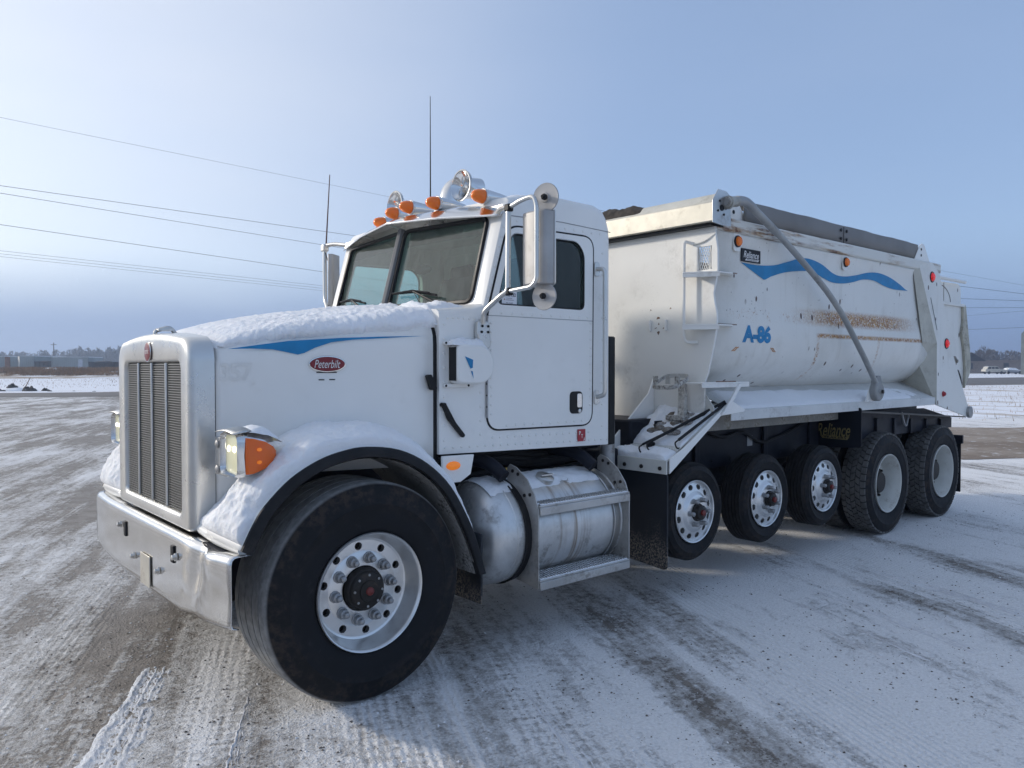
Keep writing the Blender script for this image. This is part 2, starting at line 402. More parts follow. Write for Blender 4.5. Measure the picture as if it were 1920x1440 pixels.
def fbm(x, y=0, z=0, o=4):
    a, f, t = 1, 1, 0
    for i in range(o): t += a*NZ.noise(V((x*f, y*f, z*f+i*7.3))); a *= .5; f *= 2.1
    return t
def LW(r, f, z=0): p = er*r+ef*f; return (p.x, p.y, z)
def interp(pts, t):
    if t <= pts[0][0]: return pts[0][1]
    for (a, u), (b, w) in zip(pts, pts[1:]):
        if t <= b: return u+(w-u)*(t-a)/(b-a)
    return pts[-1][1]

# ------------------------------------------------------------------ ground, roads
def ground_mat():
    t = NT('frozen gravel lot with packed snow'); P = t.geo.outputs['Position']
    ang = -math.radians(65)
    Q = t.mapv(P, (1, 1, 1), (0, 0, ang))                  # u along the tyre tracks
    big = t.noise(P, .32, 5, .6)
    strk = t.noise(t.mapv(Q, (.22, 1.5, 1)), 1.0, 5, .6, .3)
    fstrk = t.noise(t.mapv(Q, (.8, 11, 1)), 1.0, 4, .6, .4)
    fine = t.noise(P, 16, 6, .72); vfine = t.noise(P, 60, 4, .7)
    x, y, z = t.sep(P)
    m = t.math('ADD', t.math('MULTIPLY', big, .36), t.math('MULTIPLY', strk, .50))
    m = t.math('ADD', m, t.math('MULTIPLY', fstrk, .20))
    m = t.math('ADD', m, t.math('MULTIPLY', fine, .26))
    m = t.math('ADD', m, t.math('MULTIPLY', vfine, .20))
    m = t.math('ADD', m, t.math('MULTIPLY', t.noise(t.mapv(Q, (2.2, 5, 1)), 1.0, 5, .65), .22))
    # more snow cover on the truck's open side, barer towards its nose, as ploughed
    side = t.ramp(t.math('SUBTRACT', x, t.math('MULTIPLY', y, .45)), -2.2, 3.2, -.07, .045)
    m = t.math('ADD', m, side)
    qs = t.sep(Q); vv = t.math('ADD', qs[1], t.math('MULTIPLY', t.math('SUBTRACT', t.noise(t.mapv(Q, (.25, .3, 1)), 1.0, 2), .5), .9))
    wl_ = t.n.new('ShaderNodeTexWave'); wl_.bands_direction = 'X'; t.lk(Q, wl_.inputs[0]); wl_.inputs['Scale'].default_value = 4.6; wl_.inputs['Distortion'].default_value = 4.5; wl_.inputs['Detail'].default_value = 2; wl_.inputs['Detail Scale'].default_value = 3
    wr_ = t.n.new('ShaderNodeTexWave'); wr_.bands_direction = 'Y'; t.lk(Q, wr_.inputs[0]); wr_.inputs['Scale'].default_value = 6.5; wr_.inputs['Distortion'].default_value = 2.2; wr_.inputs['Detail'].default_value = 1
    lug = t.math('MULTIPLY', t.math('ADD', wl_.outputs[1], wr_.outputs[1]), .5)
    trk = None
    for v0, hw_, g, lg in ((-4.6, .16, .06, .10), (-3.95, .15, .07, .12), (-3.2, .20, .03, .06), (-1.95, .22, -.085, .03), (-2.45, .14, -.035, .05), (-1.15, .16, .05, .09), (-.35, .18, .02, .08), (.35, .16, .05, .12), (.95, .16, .04, .10), (1.75, .2, -.05, .06), (2.5, .16, .05, .08), (-5.6, .2, -.05, .05), (-6.4, .2, .05, .1)):
        msk = t.ramp(t.math('ABSOLUTE', t.math('SUBTRACT', t.math('ADD', vv, t.math('MULTIPLY', fine, .16)), v0+.08)), hw_*1.15, hw_*.55)
        d_ = t.math('MULTIPLY', msk, t.math('MULTIPLY_ADD', t.math('SUBTRACT', lug, .5), lg*1.0, g))
        trk = d_ if trk is None else t.math('ADD', trk, d_)
    trk = t.math('MULTIPLY', trk, t.ramp(t.noise(t.mapv(Q, (.35, .5, 1)), 1.0, 4), .40, .62))
    m = t.math('ADD', m, trk)
    cov = t.ramp(m, .735, .90)
    gr = t.mix(t.ramp(t.noise(P, 5, 5, .6), .35, .65), (.17, .145, .12), (.28, .245, .21))
    peb = t.voro(P, 42); pc = t.voro(P, 42, 'F1', 1)
    pcs = t.sep(pc)[0]
    gr = t.mix(t.math('MULTIPLY', t.ramp(peb, .36, .16), .8), gr, t.mix(pcs, (.055, .045, .04), (.34, .285, .24)))
    ice = t.mix(t.ramp(fine, .35, .65), (.50, .475, .45), (.68, .66, .64))
    sn = t.mix(t.ramp(vfine, .3, .7), (.74, .73, .72), (.90, .895, .885))
    c = t.mix(t.ramp(cov, 0, .42), gr, ice); c = t.mix(t.ramp(cov, .40, 1.0), c, sn)
    t.col(c)
    t.set(Roughness=t.ramp(cov, 0.1, .9, .55, .8))
    # tread ridges in bands
    w = t.n.new('ShaderNodeTexWave'); w.bands_direction = 'Y'; t.lk(Q, w.inputs[0]); w.inputs['Scale'].default_value = 7.5; w.inputs['Distortion'].default_value = 1.2; w.inputs['Detail'].default_value = 2; w.inputs['Detail Scale'].default_value = 2
    tm = t.ramp(t.noise(t.mapv(Q, (.1, .8, 1)), 1.0, 2), .5, .6)
    hgt = t.math('ADD', t.math('MULTIPLY', cov, .9), t.math('MULTIPLY', t.math('MULTIPLY', w.outputs[1], tm), .45))
    hgt = t.math('ADD', hgt, t.math('MULTIPLY', trk, 1.8))
    hgt = t.math('ADD', hgt, t.math('MULTIPLY', fine, .9)); hgt = t.math('ADD', hgt, t.math('MULTIPLY', vfine, .55))
    hgt = t.math('ADD', hgt, t.math('MULTIPLY', t.ramp(peb, .35, .05), .35))
    t.lk(t.bump(hgt, .85, .022), t.b.inputs['Normal'])
    return t.m
GM = ground_mat()
def tint_mat(name, a, b, sc, stretch=(1, 1, 1), rot=0.0, rough=.85, bump=.4, lo=.42, hi=.6, c3=None):
    t = NT(name); P = t.geo.outputs['Position']; Q = t.mapv(P, stretch, (0, 0, rot))
    f = t.ramp(t.noise(Q, sc, 6, .65), lo, hi); c = t.mix(f, a, b)
    if c3: c = t.mix(t.ramp(t.noise(P, sc*6, 5, .7), .55, .7), c, c3)
    t.col(c); t.set(Roughness=rough); t.lk(t.bump(t.noise(P, sc*8, 4), bump, .05), t.b.inputs['Normal']); return t.m
mb = MB(); 
R0 = 1500
mb.add([(-R0, -R0, 0), (R0, -R0, 0), (R0, R0, 0), (-R0, R0, 0)], [(0, 1, 2, 3)])
tag(part('ground', mb, GM, smooth=0), 'frozen gravel lot with patchy packed snow', kind='structure')
def sheet(name, near, far, z, mat, label, n=60, wob=.0):
    """strip between two polylines given as (right, forward) metres"""
    rows = []
    for k in range(n+1):
        t = k/n
        def at(pl):
            L = [0]
            for a, b in zip(pl, pl[1:]): L.append(L[-1]+math.dist(a, b))
            return interp(list(zip(L, [p[0] for p in pl])), t*L[-1]), interp(list(zip(L, [p[1] for p in pl])), t*L[-1])
        a, b = at(near), at(far); da = wob*fbm(t*14, .3)*(a[1]*.03); db = wob*fbm(t*14, 5.3)*(b[1]*.03)
        rows.append([LW(a[0], a[1]+da, z), LW(b[0], b[1]+db, z)])
    return tag(part(name, MB().grid(rows), mat, smooth=0), label, kind='structure')
FSN = tint_mat('drifted field snow', (.78, .80, .84), (.60, .55, .48), .09, (1, 1, 1), 0, .85, .3, .60, .72, (.70, .71, .74))
VSN = tint_mat('verge snow with dead grass', (.80, .82, .86), (.42, .34, .25), .35, (1.6, .5, 1), YAW-PI/2, .85, .5, .50, .64, (.62, .58, .52))
DRT = tint_mat('bare brown dirt', (.20, .155, .115), (.30, .25, .20), .5, (1, 1, 1), 0, .9, .5, .4, .6, (.55, .54, .53))
ASP = tint_mat('grey asphalt', (.13, .12, .112), (.16, .148, .138), .3, (1, 1, 1), 0, .8, .2)
sheet('snow_field', [(-130, 48), (-33, 50), (0, 70), (60, 112), (170, 176)], [(-900, 900), (-300, 1200), (200, 1300), (700, 1200), (1100, 900)], .004, FSN, 'flat snow field beyond the road', 80, .3)
sheet('snow_verge', [(8, 30), (15.5, 25), (18, 27.2), (30, 34), (60, 46)], [(-8, 55), (30, 66), (44, 71.5), (60, 78), (110, 98)], .004, VSN, 'snowy verge with dead grass beside the road', 60, .5)
sheet('dirt_patch', [(6, 17), (8.3, 14.2), (9.4, 14.3), (11.5, 15), (22, 19)], [(6, 26), (13.0, 21.5), (14.2, 21.6), (16.5, 23.6), (30, 30)], .008, DRT, 'bare brown dirt patch behind the truck', 70, .5)
sheet('road', [(-150, 14), (-29, 43), (-20, 45), (10, 57), (44, 72), (110, 99), (300, 172)], [(-170, 24), (-32, 50.5), (-20, 54), (10, 74), (69, 118), (150, 165), (360, 280)], .012, ASP, 'grey asphalt road crossing behind the truck', 80, 0)

# ================================================================== THE TRUCK
C = 4.66                                   # centre line of the truck (it points along -x)
truck = empty('dump_truck', (5.4, C, 0))
tag(truck, 'white six-axle dump truck with snowy hood and rounded steel dump box', 'truck')
def T(name, mb, mat, parent=truck, bev=0, smooth=40, **k): return part(name, mb, mat, parent, bev, smooth, **k)
def mir(y): return 2*C-y
def both(fn):
    for sgn in (-1, 1): fn(sgn)

# ---------------- chassis
both(lambda s: T('frame_rail', MB().box(1.5, 10.15, C+s*.43-.04, C+s*.43+.04, .72, 1.02), FRAME, bev=.01))
T('engine_block', MB().box(1.55, 3.0, C-.36, C+.36, .55, 1.75), FRAME, bev=.03)
T('transmission', MB().lathe([(.25, 0), (.28, .3), (.2, .9), (.1, 1.2), (.06, 6.2)], (3.0, C, .78), (1, 0, -.02), 16), FRAME)
for x in (1.99, 4.79, 5.78, 6.75, 8.05, 9.47):
    big = x < 3 or x > 8; z = .545 if x < 3 else (.52 if x > 8 else .61)
    m = MB().tube([(x, C-.95, z), (x, C-.3, z-(.06 if x < 3 else 0)), (x, C+.3, z-(.06 if x < 3 else 0)), (x, C+.95, z)], .075 if big else .06, 10)
    if x > 8: m.ball((x, C, z), .22, 14, 8)
    T('axle', m, FRAME)
for x in (4.5, 5.5, 6.5):
    both(lambda s: T('air_spring', MB().lathe([(.09, 0), (.13, .04), (.13, .16), (.10, .2), (.13, .24), (.13, .34), (.08, .38)], (x+.35, C+s*.62, .55), (0, 0, 1), 16), BLACK))
both(lambda s: T('walking_beam', MB().prism([(7.7, .42), (8.05, .55), (8.75, .66), (9.47, .55), (9.8, .42), (9.47, .44), (8.75, .5), (8.05, .44)], 'y', C+s*.6-.05, C+s*.6+.05), FRAME, bev=.01))
T('sub_frame', MB().box(4.55, 9.9, C-.78, C+.78, 1.03, 1.30), FRAME, bev=.02)
both(lambda s: T('side_skirt', MB().box(4.75, 7.3, C+s*.86-.01, C+s*.86+.01, .86, 1.29), FRAME, bev=.004))
for k in range(9):
    for z in (.92, 1.22): T('skirt_bolt', MB().lathe([(.014, 0), (.014, .008), (0, .011)], (4.95+k*.27, C-.8705, z), (0, -1, 0), 6), FRAME)
for x in (5.25, 6.28, 7.1): T('skirt_rib', MB().box(x-.03, x+.03, C-.90, C-.871, .87, 1.28), FRAME, bev=.005)
T('skirt_hose', MB().tube(fillet([(5.32, C-.89, 1.2), (5.6, C-.9, 1.1), (5.9, C-.89, 1.16), (6.2, C-.9, 1.02), (6.7, C-.89, 1.1), (7.05, C-.9, 1.2)], .12), .014, 7), BLACK)
T('battery_box', MB().box(4.15, 4.4, C-.8, C-.1, .75, 1.1), FRAME, bev=.02)
T('air_tank', MB().lathe([(0, 0), (.08, .01), (.12, .05), (.12, .9), (.08, .94), (0, .95)], (5.0, C-.62, .8), (1, 0, 0), 16), FRAME)
T('inspection_tag', MB().box(6.02, 6.10, C-.874, C-.871, 1.01, 1.10), M('grey tag', (.3, .3, .3), .5))
both(lambda s: T('underbody_panel', MB().prism([(7.45, .98), (10.12, .98), (10.12, 1.10), (9.3, 1.24), (7.45, 1.27)], 'y', C+s*1.08-.01, C+s*1.08+.01), FRAME, bev=.004))
for k in range(6): T('underbody_rib', MB().box(7.62+k*.42, 7.67+k*.42, C-1.115, C-1.0905, .98, 1.2-.02*k), FRAME, bev=.004)
T('safety_chain', MB().tube(fillet([(8.62, C-1.12, 1.22), (8.66, C-1.13, 1.10), (8.74, C-1.12, 1.06), (8.80, C-1.12, 1.18)], .04), .012, 6), GALV)
T('rear_crossmember', MB().box(9.98, 10.12, C-.9, C+.9, .78, 1.04), FRAME, bev=.015)
for k in range(7):
    x = 4.9+k*.34; y = C-.55-.12*random.random()
    T('brake_hose', MB().tube(fillet([(x, y, 1.0), (x+.05, y-.1, .9), (x+.25, y-.05, .82), (x+.3, y, .6)], .08), .012, 6), BLACK)
# hoses and brackets in the gap under the cab
for k, (z, r) in enumerate([(1.06, .03), (1.12, .02), (1.0, .018), (1.09, .014)]):
    T('air_line', MB().tube(fillet([(2.75+.05*k, 4.02-.04*k, z), (3.2, 3.95-.03*k, z+.03), (3.7, 3.98, z-.03), (4.3, 4.0, z)], .15), r, 8), BLACK)
for x in (3.28, 3.34): T('brass_fitting', MB().lathe([(.016, 0), (.022, .01), (.022, .04), (.014, .05)], (x, 3.86, 1.0), (0, 0, 1), 6), M('brass', (.4, .28, .1), .4, 1.0))

# ---------------- bumper
def bump_x(y):
    d = abs(y-C); return 1.262+.022*max(0, (d-.75)/.46)**2
def bumper():
    rows = []; ny = 64
    for i in range(ny+1):
        y = 3.425+(5.86-3.425)*i/ny; x = bump_x(y); row = []
        d = abs(y-C)
        zb = .465+.055*max(0, (d-.6)/.6); zt = .848
        near = max(0, 1-abs(y-3.78)/.30)
        sag = .018*max(0, 1-abs(y-3.74)/.2)                     # the dented end
        prof = [(.10, zt+.004), (.045, zt+.006), (.018, zt+.002), (.004, zt-.012), (0, zt-.035)]
        for k in range(1, 15): prof.append((0, zt-.035-(zt-.035-zb-.02)*k/14))
        prof += [(.01, zb), (.04, zb-.006)]
        for px, pz in prof:
            h = (pz-zb)/(zt-zb)
            dent = .045*math.exp(-((y-3.80-.10*(1-h))/.075)**2)*(.35+.65*h) - .025*math.exp(-((y-3.62)/.09)**2)*h
            dent += .009*nz(y*6, pz*7)*(1 if y < 4.0 else .12)
            row.append((x+px+dent, y, pz-sag*h))
        rows.append(row)
    return MB().grid(rows)
bum = T('bumper', bumper(), CHROME, smooth=60)
sld = bum.modifiers.new('thick', 'SOLIDIFY'); sld.thickness = .006
for y, z in ((5.04, .738), (4.145, .748)):
    T('tow_slot', MB().box(bump_x(y)-.009, bump_x(y)+.02, y-.022, y+.022, z-.05, z+.04), PLAST, bum, bev=.004)
for y, z in ((5.13, .745), (4.085, .738), (4.85, .603), (4.38, .608)):
    T('bumper_bolt', MB().lathe([(.022, 0), (.022, .008), (.015, .01), (.015, .022), (.006, .026)], (bump_x(y)-.004, y, z), (-1, 0, 0), 6), SATIN, bum)
T('licence_plate', MB().box(bump_x(4.66)-.010, bump_x(4.66)-.004, 4.53, 4.71, .478, .655), M('blank plate', (.55, .52, .45), .45, .3, dirt=(.3, .25, .2), amt=.5), bum, bev=.004)
T('bumper_step_plate', MB().box(1.31, 1.44, 3.6, 5.7, .835, .846), FRAME)

# ---------------- grille shell
CG = 4.668
def rrect(hw, z0, z1, rt, rb, crown, n=7, m=10):
    """rounded outline, counter-clockwise from bottom near corner, fixed point count"""
    pts = []
    def arc(cy, cz, r, a0, a1):
        for k in range(n+1):
            a = a0+(a1-a0)*k/n; pts.append((cy+r*math.cos(a), cz+r*math.sin(a)))
    arc(hw-rb, z0+rb, rb, -PI/2, 0); arc(hw-rt, z1-rt, rt, 0, PI/2)
    for k in range(1, m):
        u = 1-2*k/m; pts.append(((hw-rt)*u, z1+crown*(1-u*u)))
    arc(-hw+rt, z1-rt, rt, PI/2, PI); arc(-hw+rb, z0+rb, rb, PI, 1.5*PI)
    for k in range(1, m): pts.append(((-hw+rb)*(1-2*k/m), z0))
    return pts
def ring(x, *a, dx=0): return [(x+dx*0, CG+y, z) for y, z in rrect(*a)]
rows = [ring(1.375, .522, .945, 1.735, .05, .035, .0), ring(1.318, .522, .945, 1.735, .05, .035, 0), ring(1.305, .532, .935, 1.745, .055, .04, 0),
        ring(1.301, .545, .925, 1.755, .06, .04, .0), ring(1.2985, .62, .888, 1.83, .11, .035, .022), ring(1.300, .644, .878, 1.85, .12, .034, .028), ring(1.306, .659, .872, 1.859, .126, .032, .03),
        ring(1.318, .669, .868, 1.865, .13, .03, .032), ring(1.335, .674, .867, 1.867, .13, .03, .032), ring(1.36, .675, .866, 1.868, .13, .03, .032), ring(1.428, .675, .866, 1.872, .13, .03, .034)]
shell = T('grille_shell', MB().grid(rows, cv=True), SATIN, smooth=50)
T('radiator', MB().box(1.378, 1.42, CG-.56, CG+.56, .92, 1.76), PLAST, shell)
m = MB()
for k in range(58):
    z = .95+.78*(k+.5)/58; m.box(1.318, 1.324, CG-.52, CG+.52, z-.0024, z+.0024)
for k in range(66):
    y = CG-.515+1.03*(k+.5)/66; m.box(1.3245, 1.329, y-.0028, y+.0028, .947, 1.733)
tag(T('grille_mesh', m, M('grille mesh steel', (.22, .22, .215), .5, .7), shell, smooth=0), kind='stuff')
for k in range(3):
    y = CG-.522+1.044*(k+1)/4
    T('grille_bar', MB().prism([(y-.014, 0), (y-.006, .02), (y+.006, .02), (y+.014, 0)], 'z', .948, 1.732) if 0 else MB().tube([(1.314, y, .952), (1.314, y, 1.733)], .0085, 8), SATIN, shell)
badge = T('grille_badge', MB().lathe([(.0, .012), (.045, .012), (.053, .009), (.053, 0)], (1.2985, CG, 1.795), (-1, 0, 0), 28), RED, shell) 
T('grille_badge_rim', MB().tube([(1.293, CG+.054*math.cos(a), 1.795+.054*math.sin(a)) for a in [2*PI*k/28 for k in range(28)]], .004, 6, closed=True), CHROME, shell)
text('badge_lettering', 'Peterbilt', lambda u, v: (1.2845, CG-u, 1.800+v), .085, .030, INKW, shell, shear=.25)
T('hood_ornament', MB().tube(fillet([(1.325, CG-.03, 1.885), (1.325, CG-.03, 1.915), (1.40, CG-.05, 1.938), (1.43, CG-.05, 1.90)], .02, 4), .012, 8).box(1.33, 1.41, CG-.085, CG-.015, 1.915, 1.928), SATIN, shell)

# ---------------- hood
def hw_hood(x): return .665+.2807*(x-1.43)
def hood_y(x): return C-hw_hood(x)
def hood_zt(x): return interp([(1.43, 1.885), (1.66, 1.945), (2.0, 2.0), (2.36, 2.05), (2.57, 2.075), (2.9, 2.09)], x)
def hood_sec(x, off=0.0):
    w = hw_hood(x)+off; zt = hood_zt(x)+off; r = interp([(1.43, .13), (2.57, .16)], x); ze = zt-.055-r
    pts = [(-w, .93 if x < 1.55 else 1.14), (-w, 1.3), (-w, ze-.02)]
    for k in range(1, 8):
        a = PI-PI/2*k/8; pts.append((-w+r+r*math.cos(a), ze+r*math.sin(a)))
    for k in range(0, 13):
        u = -1+2*k/12; pts.append(((w-r)*u, ze+r+.055*(1-u*u)))
    for k in range(1, 8):
        a = PI/2-PI/2*k/8; pts.append((w-r+r*math.cos(a), ze+r*math.sin(a)))
    pts += [(w, ze-.02), (w, 1.3), (w, .93 if x < 1.55 else 1.14)]
    return [(x, C+a, b) for a, b in pts]
xs = [1.432, 1.46, 1.54, 1.56, 1.7, 1.85, 2.0, 2.15, 2.3, 2.45, 2.568]
hood = T('hood', MB().grid([hood_sec(x) for x in xs]), WHITE, smooth=50)
hood.modifiers.new('thick', 'SOLIDIFY').thickness = .012
up = [(1.486, 1.803), (1.6, 1.821), (1.783, 1.849), (2.057, 1.870), (2.289, 1.881), (2.516, 1.888)]
lo = [(2.288, 1.872), (2.114, 1.860), (2.001, 1.844), (1.918, 1.814), (1.863, 1.785), (1.83, 1.776), (1.782, 1.787), (1.703, 1.803), (1.599, 1.806)]
m = MB(); poly = up+lo; m.add([(x, hood_y(x)-.0035, z) for x, z in poly], [tuple(range(len(poly)))])
T('hood_stripe', m, BLUE, hood, smooth=0)
text('faded_number', '357', lambda u, v: (1.53+u, hood_y(1.53+u)-.003, 1.684+v), .155, .095, GHOST, hood, bold=.02, spacing=.9)
obad = T('hood_badge', MB().add([(1.980+.09*math.cos(a), hood_y(1.980+.09*math.cos(a))-d, 1.726+.038*math.sin(a)) for d in (.002, .011) for a in [2*PI*k/40 for k in range(40)]], [tuple(range(40, 80))]+[(k, (k+1) % 40, 40+(k+1) % 40, 40+k) for k in range(40)]), RED, smooth=30)
T('badge_rim', MB().tube([(1.980+.093*math.cos(a), hood_y(1.980+.093*math.cos(a))-.007, 1.726+.041*math.sin(a)) for a in [2*PI*k/40 for k in range(40)]], .0045, 6, closed=True), CHROME, obad)
text('badge_lettering', 'Peterbilt', lambda u, v: (1.978+u, hood_y(1.978+u)-.0135, 1.726+v), .135, .044, INKW, obad, shear=.3)
for a, b, z in ((1.925, 2.031, 1.6805), (1.936, 1.966, 1.640), (1.991, 2.022, 1.641)):
    T('louvre_slot', MB().add([(a, hood_y(a)-.003, z-.003), (b, hood_y(b)-.003, z-.003), (b, hood_y(b)-.003, z+.003), (a, hood_y(a)-.003, z+.003)], [(0, 1, 2, 3)]), INKB, hood, smooth=0)
# rubber gap at the back of the hood
T('hood_seal', MB().grid([[(x, y*1.0, z) for x, y, z in [(xx, C+(p[1]-C)*.992, p[2]-.006) for p in hood_sec(2.568)]] for xx in (2.560, 2.60)]), PLAST)

# ---------------- snow helpers
def snow_sheet(name, fn, nu, nv, th, parent, seed=0.0, lump=9.0, edge=.10, amp=.45, mask=None, mat=None):
    """thick irregular blanket over the surface fn(u,v) -> (point, normal)"""
    rows = []
    for i in range(nu+1):
        row = []
        for j in range(nv+1):
            u, v = i/nu, j/nv
            p, nrm = fn(u, v); p = V(p); nrm = V(nrm).normalized()
            e = min(u, 1-u, v, 1-v)/edge; e = max(0, min(1, e)); e = math.sqrt(e*(2-e)) if e < 1 else 1
            k = 1+amp*fbm(p.x*lump+seed, p.y*lump, p.z*lump, 3)+.12*fbm(p.x*31, p.y*31, p.z*31+seed, 3)
            h = th*e*k
            if mask: h *= mask(u, v, p)
            row.append(p+nrm*(h-.006))
        rows.append(row)
    return tag(T(name, MB().grid(rows), mat or SNOW, parent, smooth=80), kind='stuff')

def hood_snow(u, v):
    x = 1.445+(2.60-1.445)*u
    x2 = min(x, 2.6)
    zlow = interp([(1.4, 1.80), (1.5, 1.806), (1.62, 1.835), (1.78, 1.858), (2.06, 1.884), (2.23, 1.902), (2.41, 1.916), (2.6, 1.945)], x)+.018*nz(x*9, 3.1)+.009*nz(x*37, 3.1)
    sec = [p for p in hood_sec(x2) if p[2] >= 1.6]
    # walk along the section between the two snow lines
    pl = [(p[1], p[2]) for p in sec]; 
    def cut(seq):
        out = []
        for a, b in zip(seq, seq[1:]):
            if a[1] < zlow <= b[1]:
                t = (zlow-a[1])/(b[1]-a[1]); out.append((a[0]+(b[0]-a[0])*t, zlow))
            if b[1] >= zlow: out.append(b)
        return out
    mid = len(pl)//2
    A = cut(pl[:mid+1]); B = cut(pl[mid:][::-1])[::-1]
    path = A+B[1:]
    L = [0]
    for a, b in zip(path, path[1:]): L.append(L[-1]+math.dist(a, b))
    s = v*L[-1]
    y = interp(list(zip(L, [p[0] for p in path])), s); z = interp(list(zip(L, [p[1] for p in path])), s)
    y2 = interp(list(zip(L, [p[0] for p in path])), s+.01); z2 = interp(list(zip(L, [p[1] for p in path])), s+.01)
    if s+.01 > L[-1]:
        y2, z2 = y, z; y_, z_ = interp(list(zip(L, [p[0] for p in path])), s-.01), interp(list(zip(L, [p[1] for p in path])), s-.01); ty, tz = y-y_, z-z_
    else: ty, tz = y2-y, z2-z
    return (x, y, z), (-.15 if u < .05 else 0, -tz, ty)
def hs_mask(u, v, p):
    k = 1.0
    # blown thin along the crown ridge near the far side, chunk missing by the nose
    k *= .75+.5*max(0, min(1, (p.x-1.45)/.5))
    k *= 1-.55*math.exp(-((p.x-1.70)/.05)**2-((p.z-1.83)/.03)**2)
    return k
snow_sheet('hood_snow', hood_snow, 170, 190, .040, hood, 1.3, 4, .018, .15, hs_mask)

# ---------------- front fenders
FO = [(1.335, .875), (1.39, .985), (1.447, 1.069), (1.57, 1.18), (1.714, 1.256), (1.85, 1.292), (1.977, 1.302), (2.16, 1.275), (2.333, 1.192), (2.49, 1.05), (2.62, .839), (2.69, .67), (2.734, .534)]
FI = [(1.355, .87), (1.44, .955), (1.517, 1.04), (1.63, 1.15), (1.75, 1.26), (1.87, 1.33), (2.01, 1.36), (2.19, 1.345), (2.36, 1.27), (2.52, 1.13), (2.645, .90), (2.70, .70), (2.74, .55)]
def cr(pts, t):
    n = len(pts)-1; s = t*n; i = min(int(s), n-1); f = s-i
    p0, p1, p2, p3 = pts[max(i-1, 0)], pts[i], pts[i+1], pts[min(i+2, n)]
    return tuple(.5*((2*b)+(-a+c)*f+(2*a-5*b+4*c-d)*f*f+(-a+3*b-3*c+d)*f**3) for a, b, c, d in zip(p0, p1, p2, p3))
def fend(u, v, lift=0.0):
    xo, zo = cr(FO, u); xi, zi = cr(FI, u)
    yi = hood_y(max(1.43, min(2.57, xi)))+.02 if u < .75 else hood_y(2.5)+.12*(u-.75)
    y = 3.405+(yi-3.405)*v; q = math.sin(v*PI)*(.022+.05*max(0, 1-abs(u-.2)/.25))+lift
    x = xo+(xi-xo)*v; z = zo+(zi-zo)*v
    dx, dz = x-1.99, z-.55; L = math.hypot(dx, dz)
    return V((x+dx/L*q, y, z+dz/L*q)), V((dx/L, -.25*(1-v), dz/L))
def fender(s):
    def mp(p): return p if s < 0 else (p[0], mir(p[1]), p[2])
    f = T('front_fender', MB().grid([[mp(fend(i/48, j/14)[0]) for j in range(15)] for i in range(49)]), WHITE, smooth=60)
    sd = f.modifiers.new('thick', 'SOLIDIFY'); sd.thickness = .008; sd.offset = 0
    def off(u, d, y):
        p, n = fend(u, 0); dx, dz = p.x-1.99, p.z-.55; L = math.hypot(dx, dz); return mp((p.x+dx/L*d, y, p.z+dz/L*d))
    T('fender_flare', MB().grid([[off(i/48, .006, 3.425), off(i/48, .006, 3.400), off(i/48, -.010, 3.388), off(i/48, -.045, 3.392), off(i/48, -.048, 3.415)] for i in range(49)]), BLACK, f, smooth=50)
    lin = M('dirty fender liner', (.33, .32, .30), .8, var=.3, vs=6, dirt=(.05, .04, .035), amt=.9, ds=6)
    T('fender_liner', MB().grid([[off(.08+.92*i/40, -.055, y) for y in (3.42, 3.6, 3.8, 4.02)] for i in range(41)]), lin, f)
    def fs(u, v): 
        p, n = fend(.02+.90*u, .03+.97*v); return mp(p), (n.x, n.y if s < 0 else -n.y, n.z)
    def msk(u, v, p):
        k = interp([(0, .9), (.12, 1.1), (.3, 1.15), (.6, 1.0), (.8, .55), (1, .2)], u)
        if s < 0:
            k *= 1-.95*math.exp(-((u-.17)/.10)**2-((v-.78)/.22)**2)        # bare paint below the lamp
            k *= 1-.8*math.exp(-((u-.12)/.06)**2-((v-.0)/.10)**2)
        return k
    snow_sheet('fender_snow', fs, 170, 70, .060, f, 4+s, 6, .045, .28, msk)
both(fender)
T('splash_apron', MB().prism([(1.5, .5), (1.5, 1.22), (2.58, 1.3), (2.75, 1.1), (2.75, .55), (2.5, .75), (1.99, .95), (1.7, .8)], 'y', 4.06, 4.08), FRAME)
both(lambda s: T('inner_fender_flap', MB().box(2.742, 2.756, C+s*1.02-.19, C+s*1.02+.16, .34, .75), FLAP, bev=.004))
# lower nose corners between bumper and fender
both(lambda s: T('nose_valance', MB().tube(fillet([(1.36, C+s*.66, .885), (1.345, C+s*.95, .872), (1.36, C+s*1.2, .875)], .1), .028, 10), WHITE))
both(lambda s: T('cab_corner_panel', MB().prism([(2.585, 1.035), (2.715, 1.035), (2.79, 1.075), (2.815, 1.19), (2.585, 1.195)], 'y', C+s*1.045-.01, C+s*1.045+.01), WHITE, bev=.004))
def sidemark(s):
    b = T('side_marker', MB().ball((2.66, C+s*1.056, 1.135), .052, 16, 8, (1, .35, .5)), AMBERLIT)
both(sidemark)

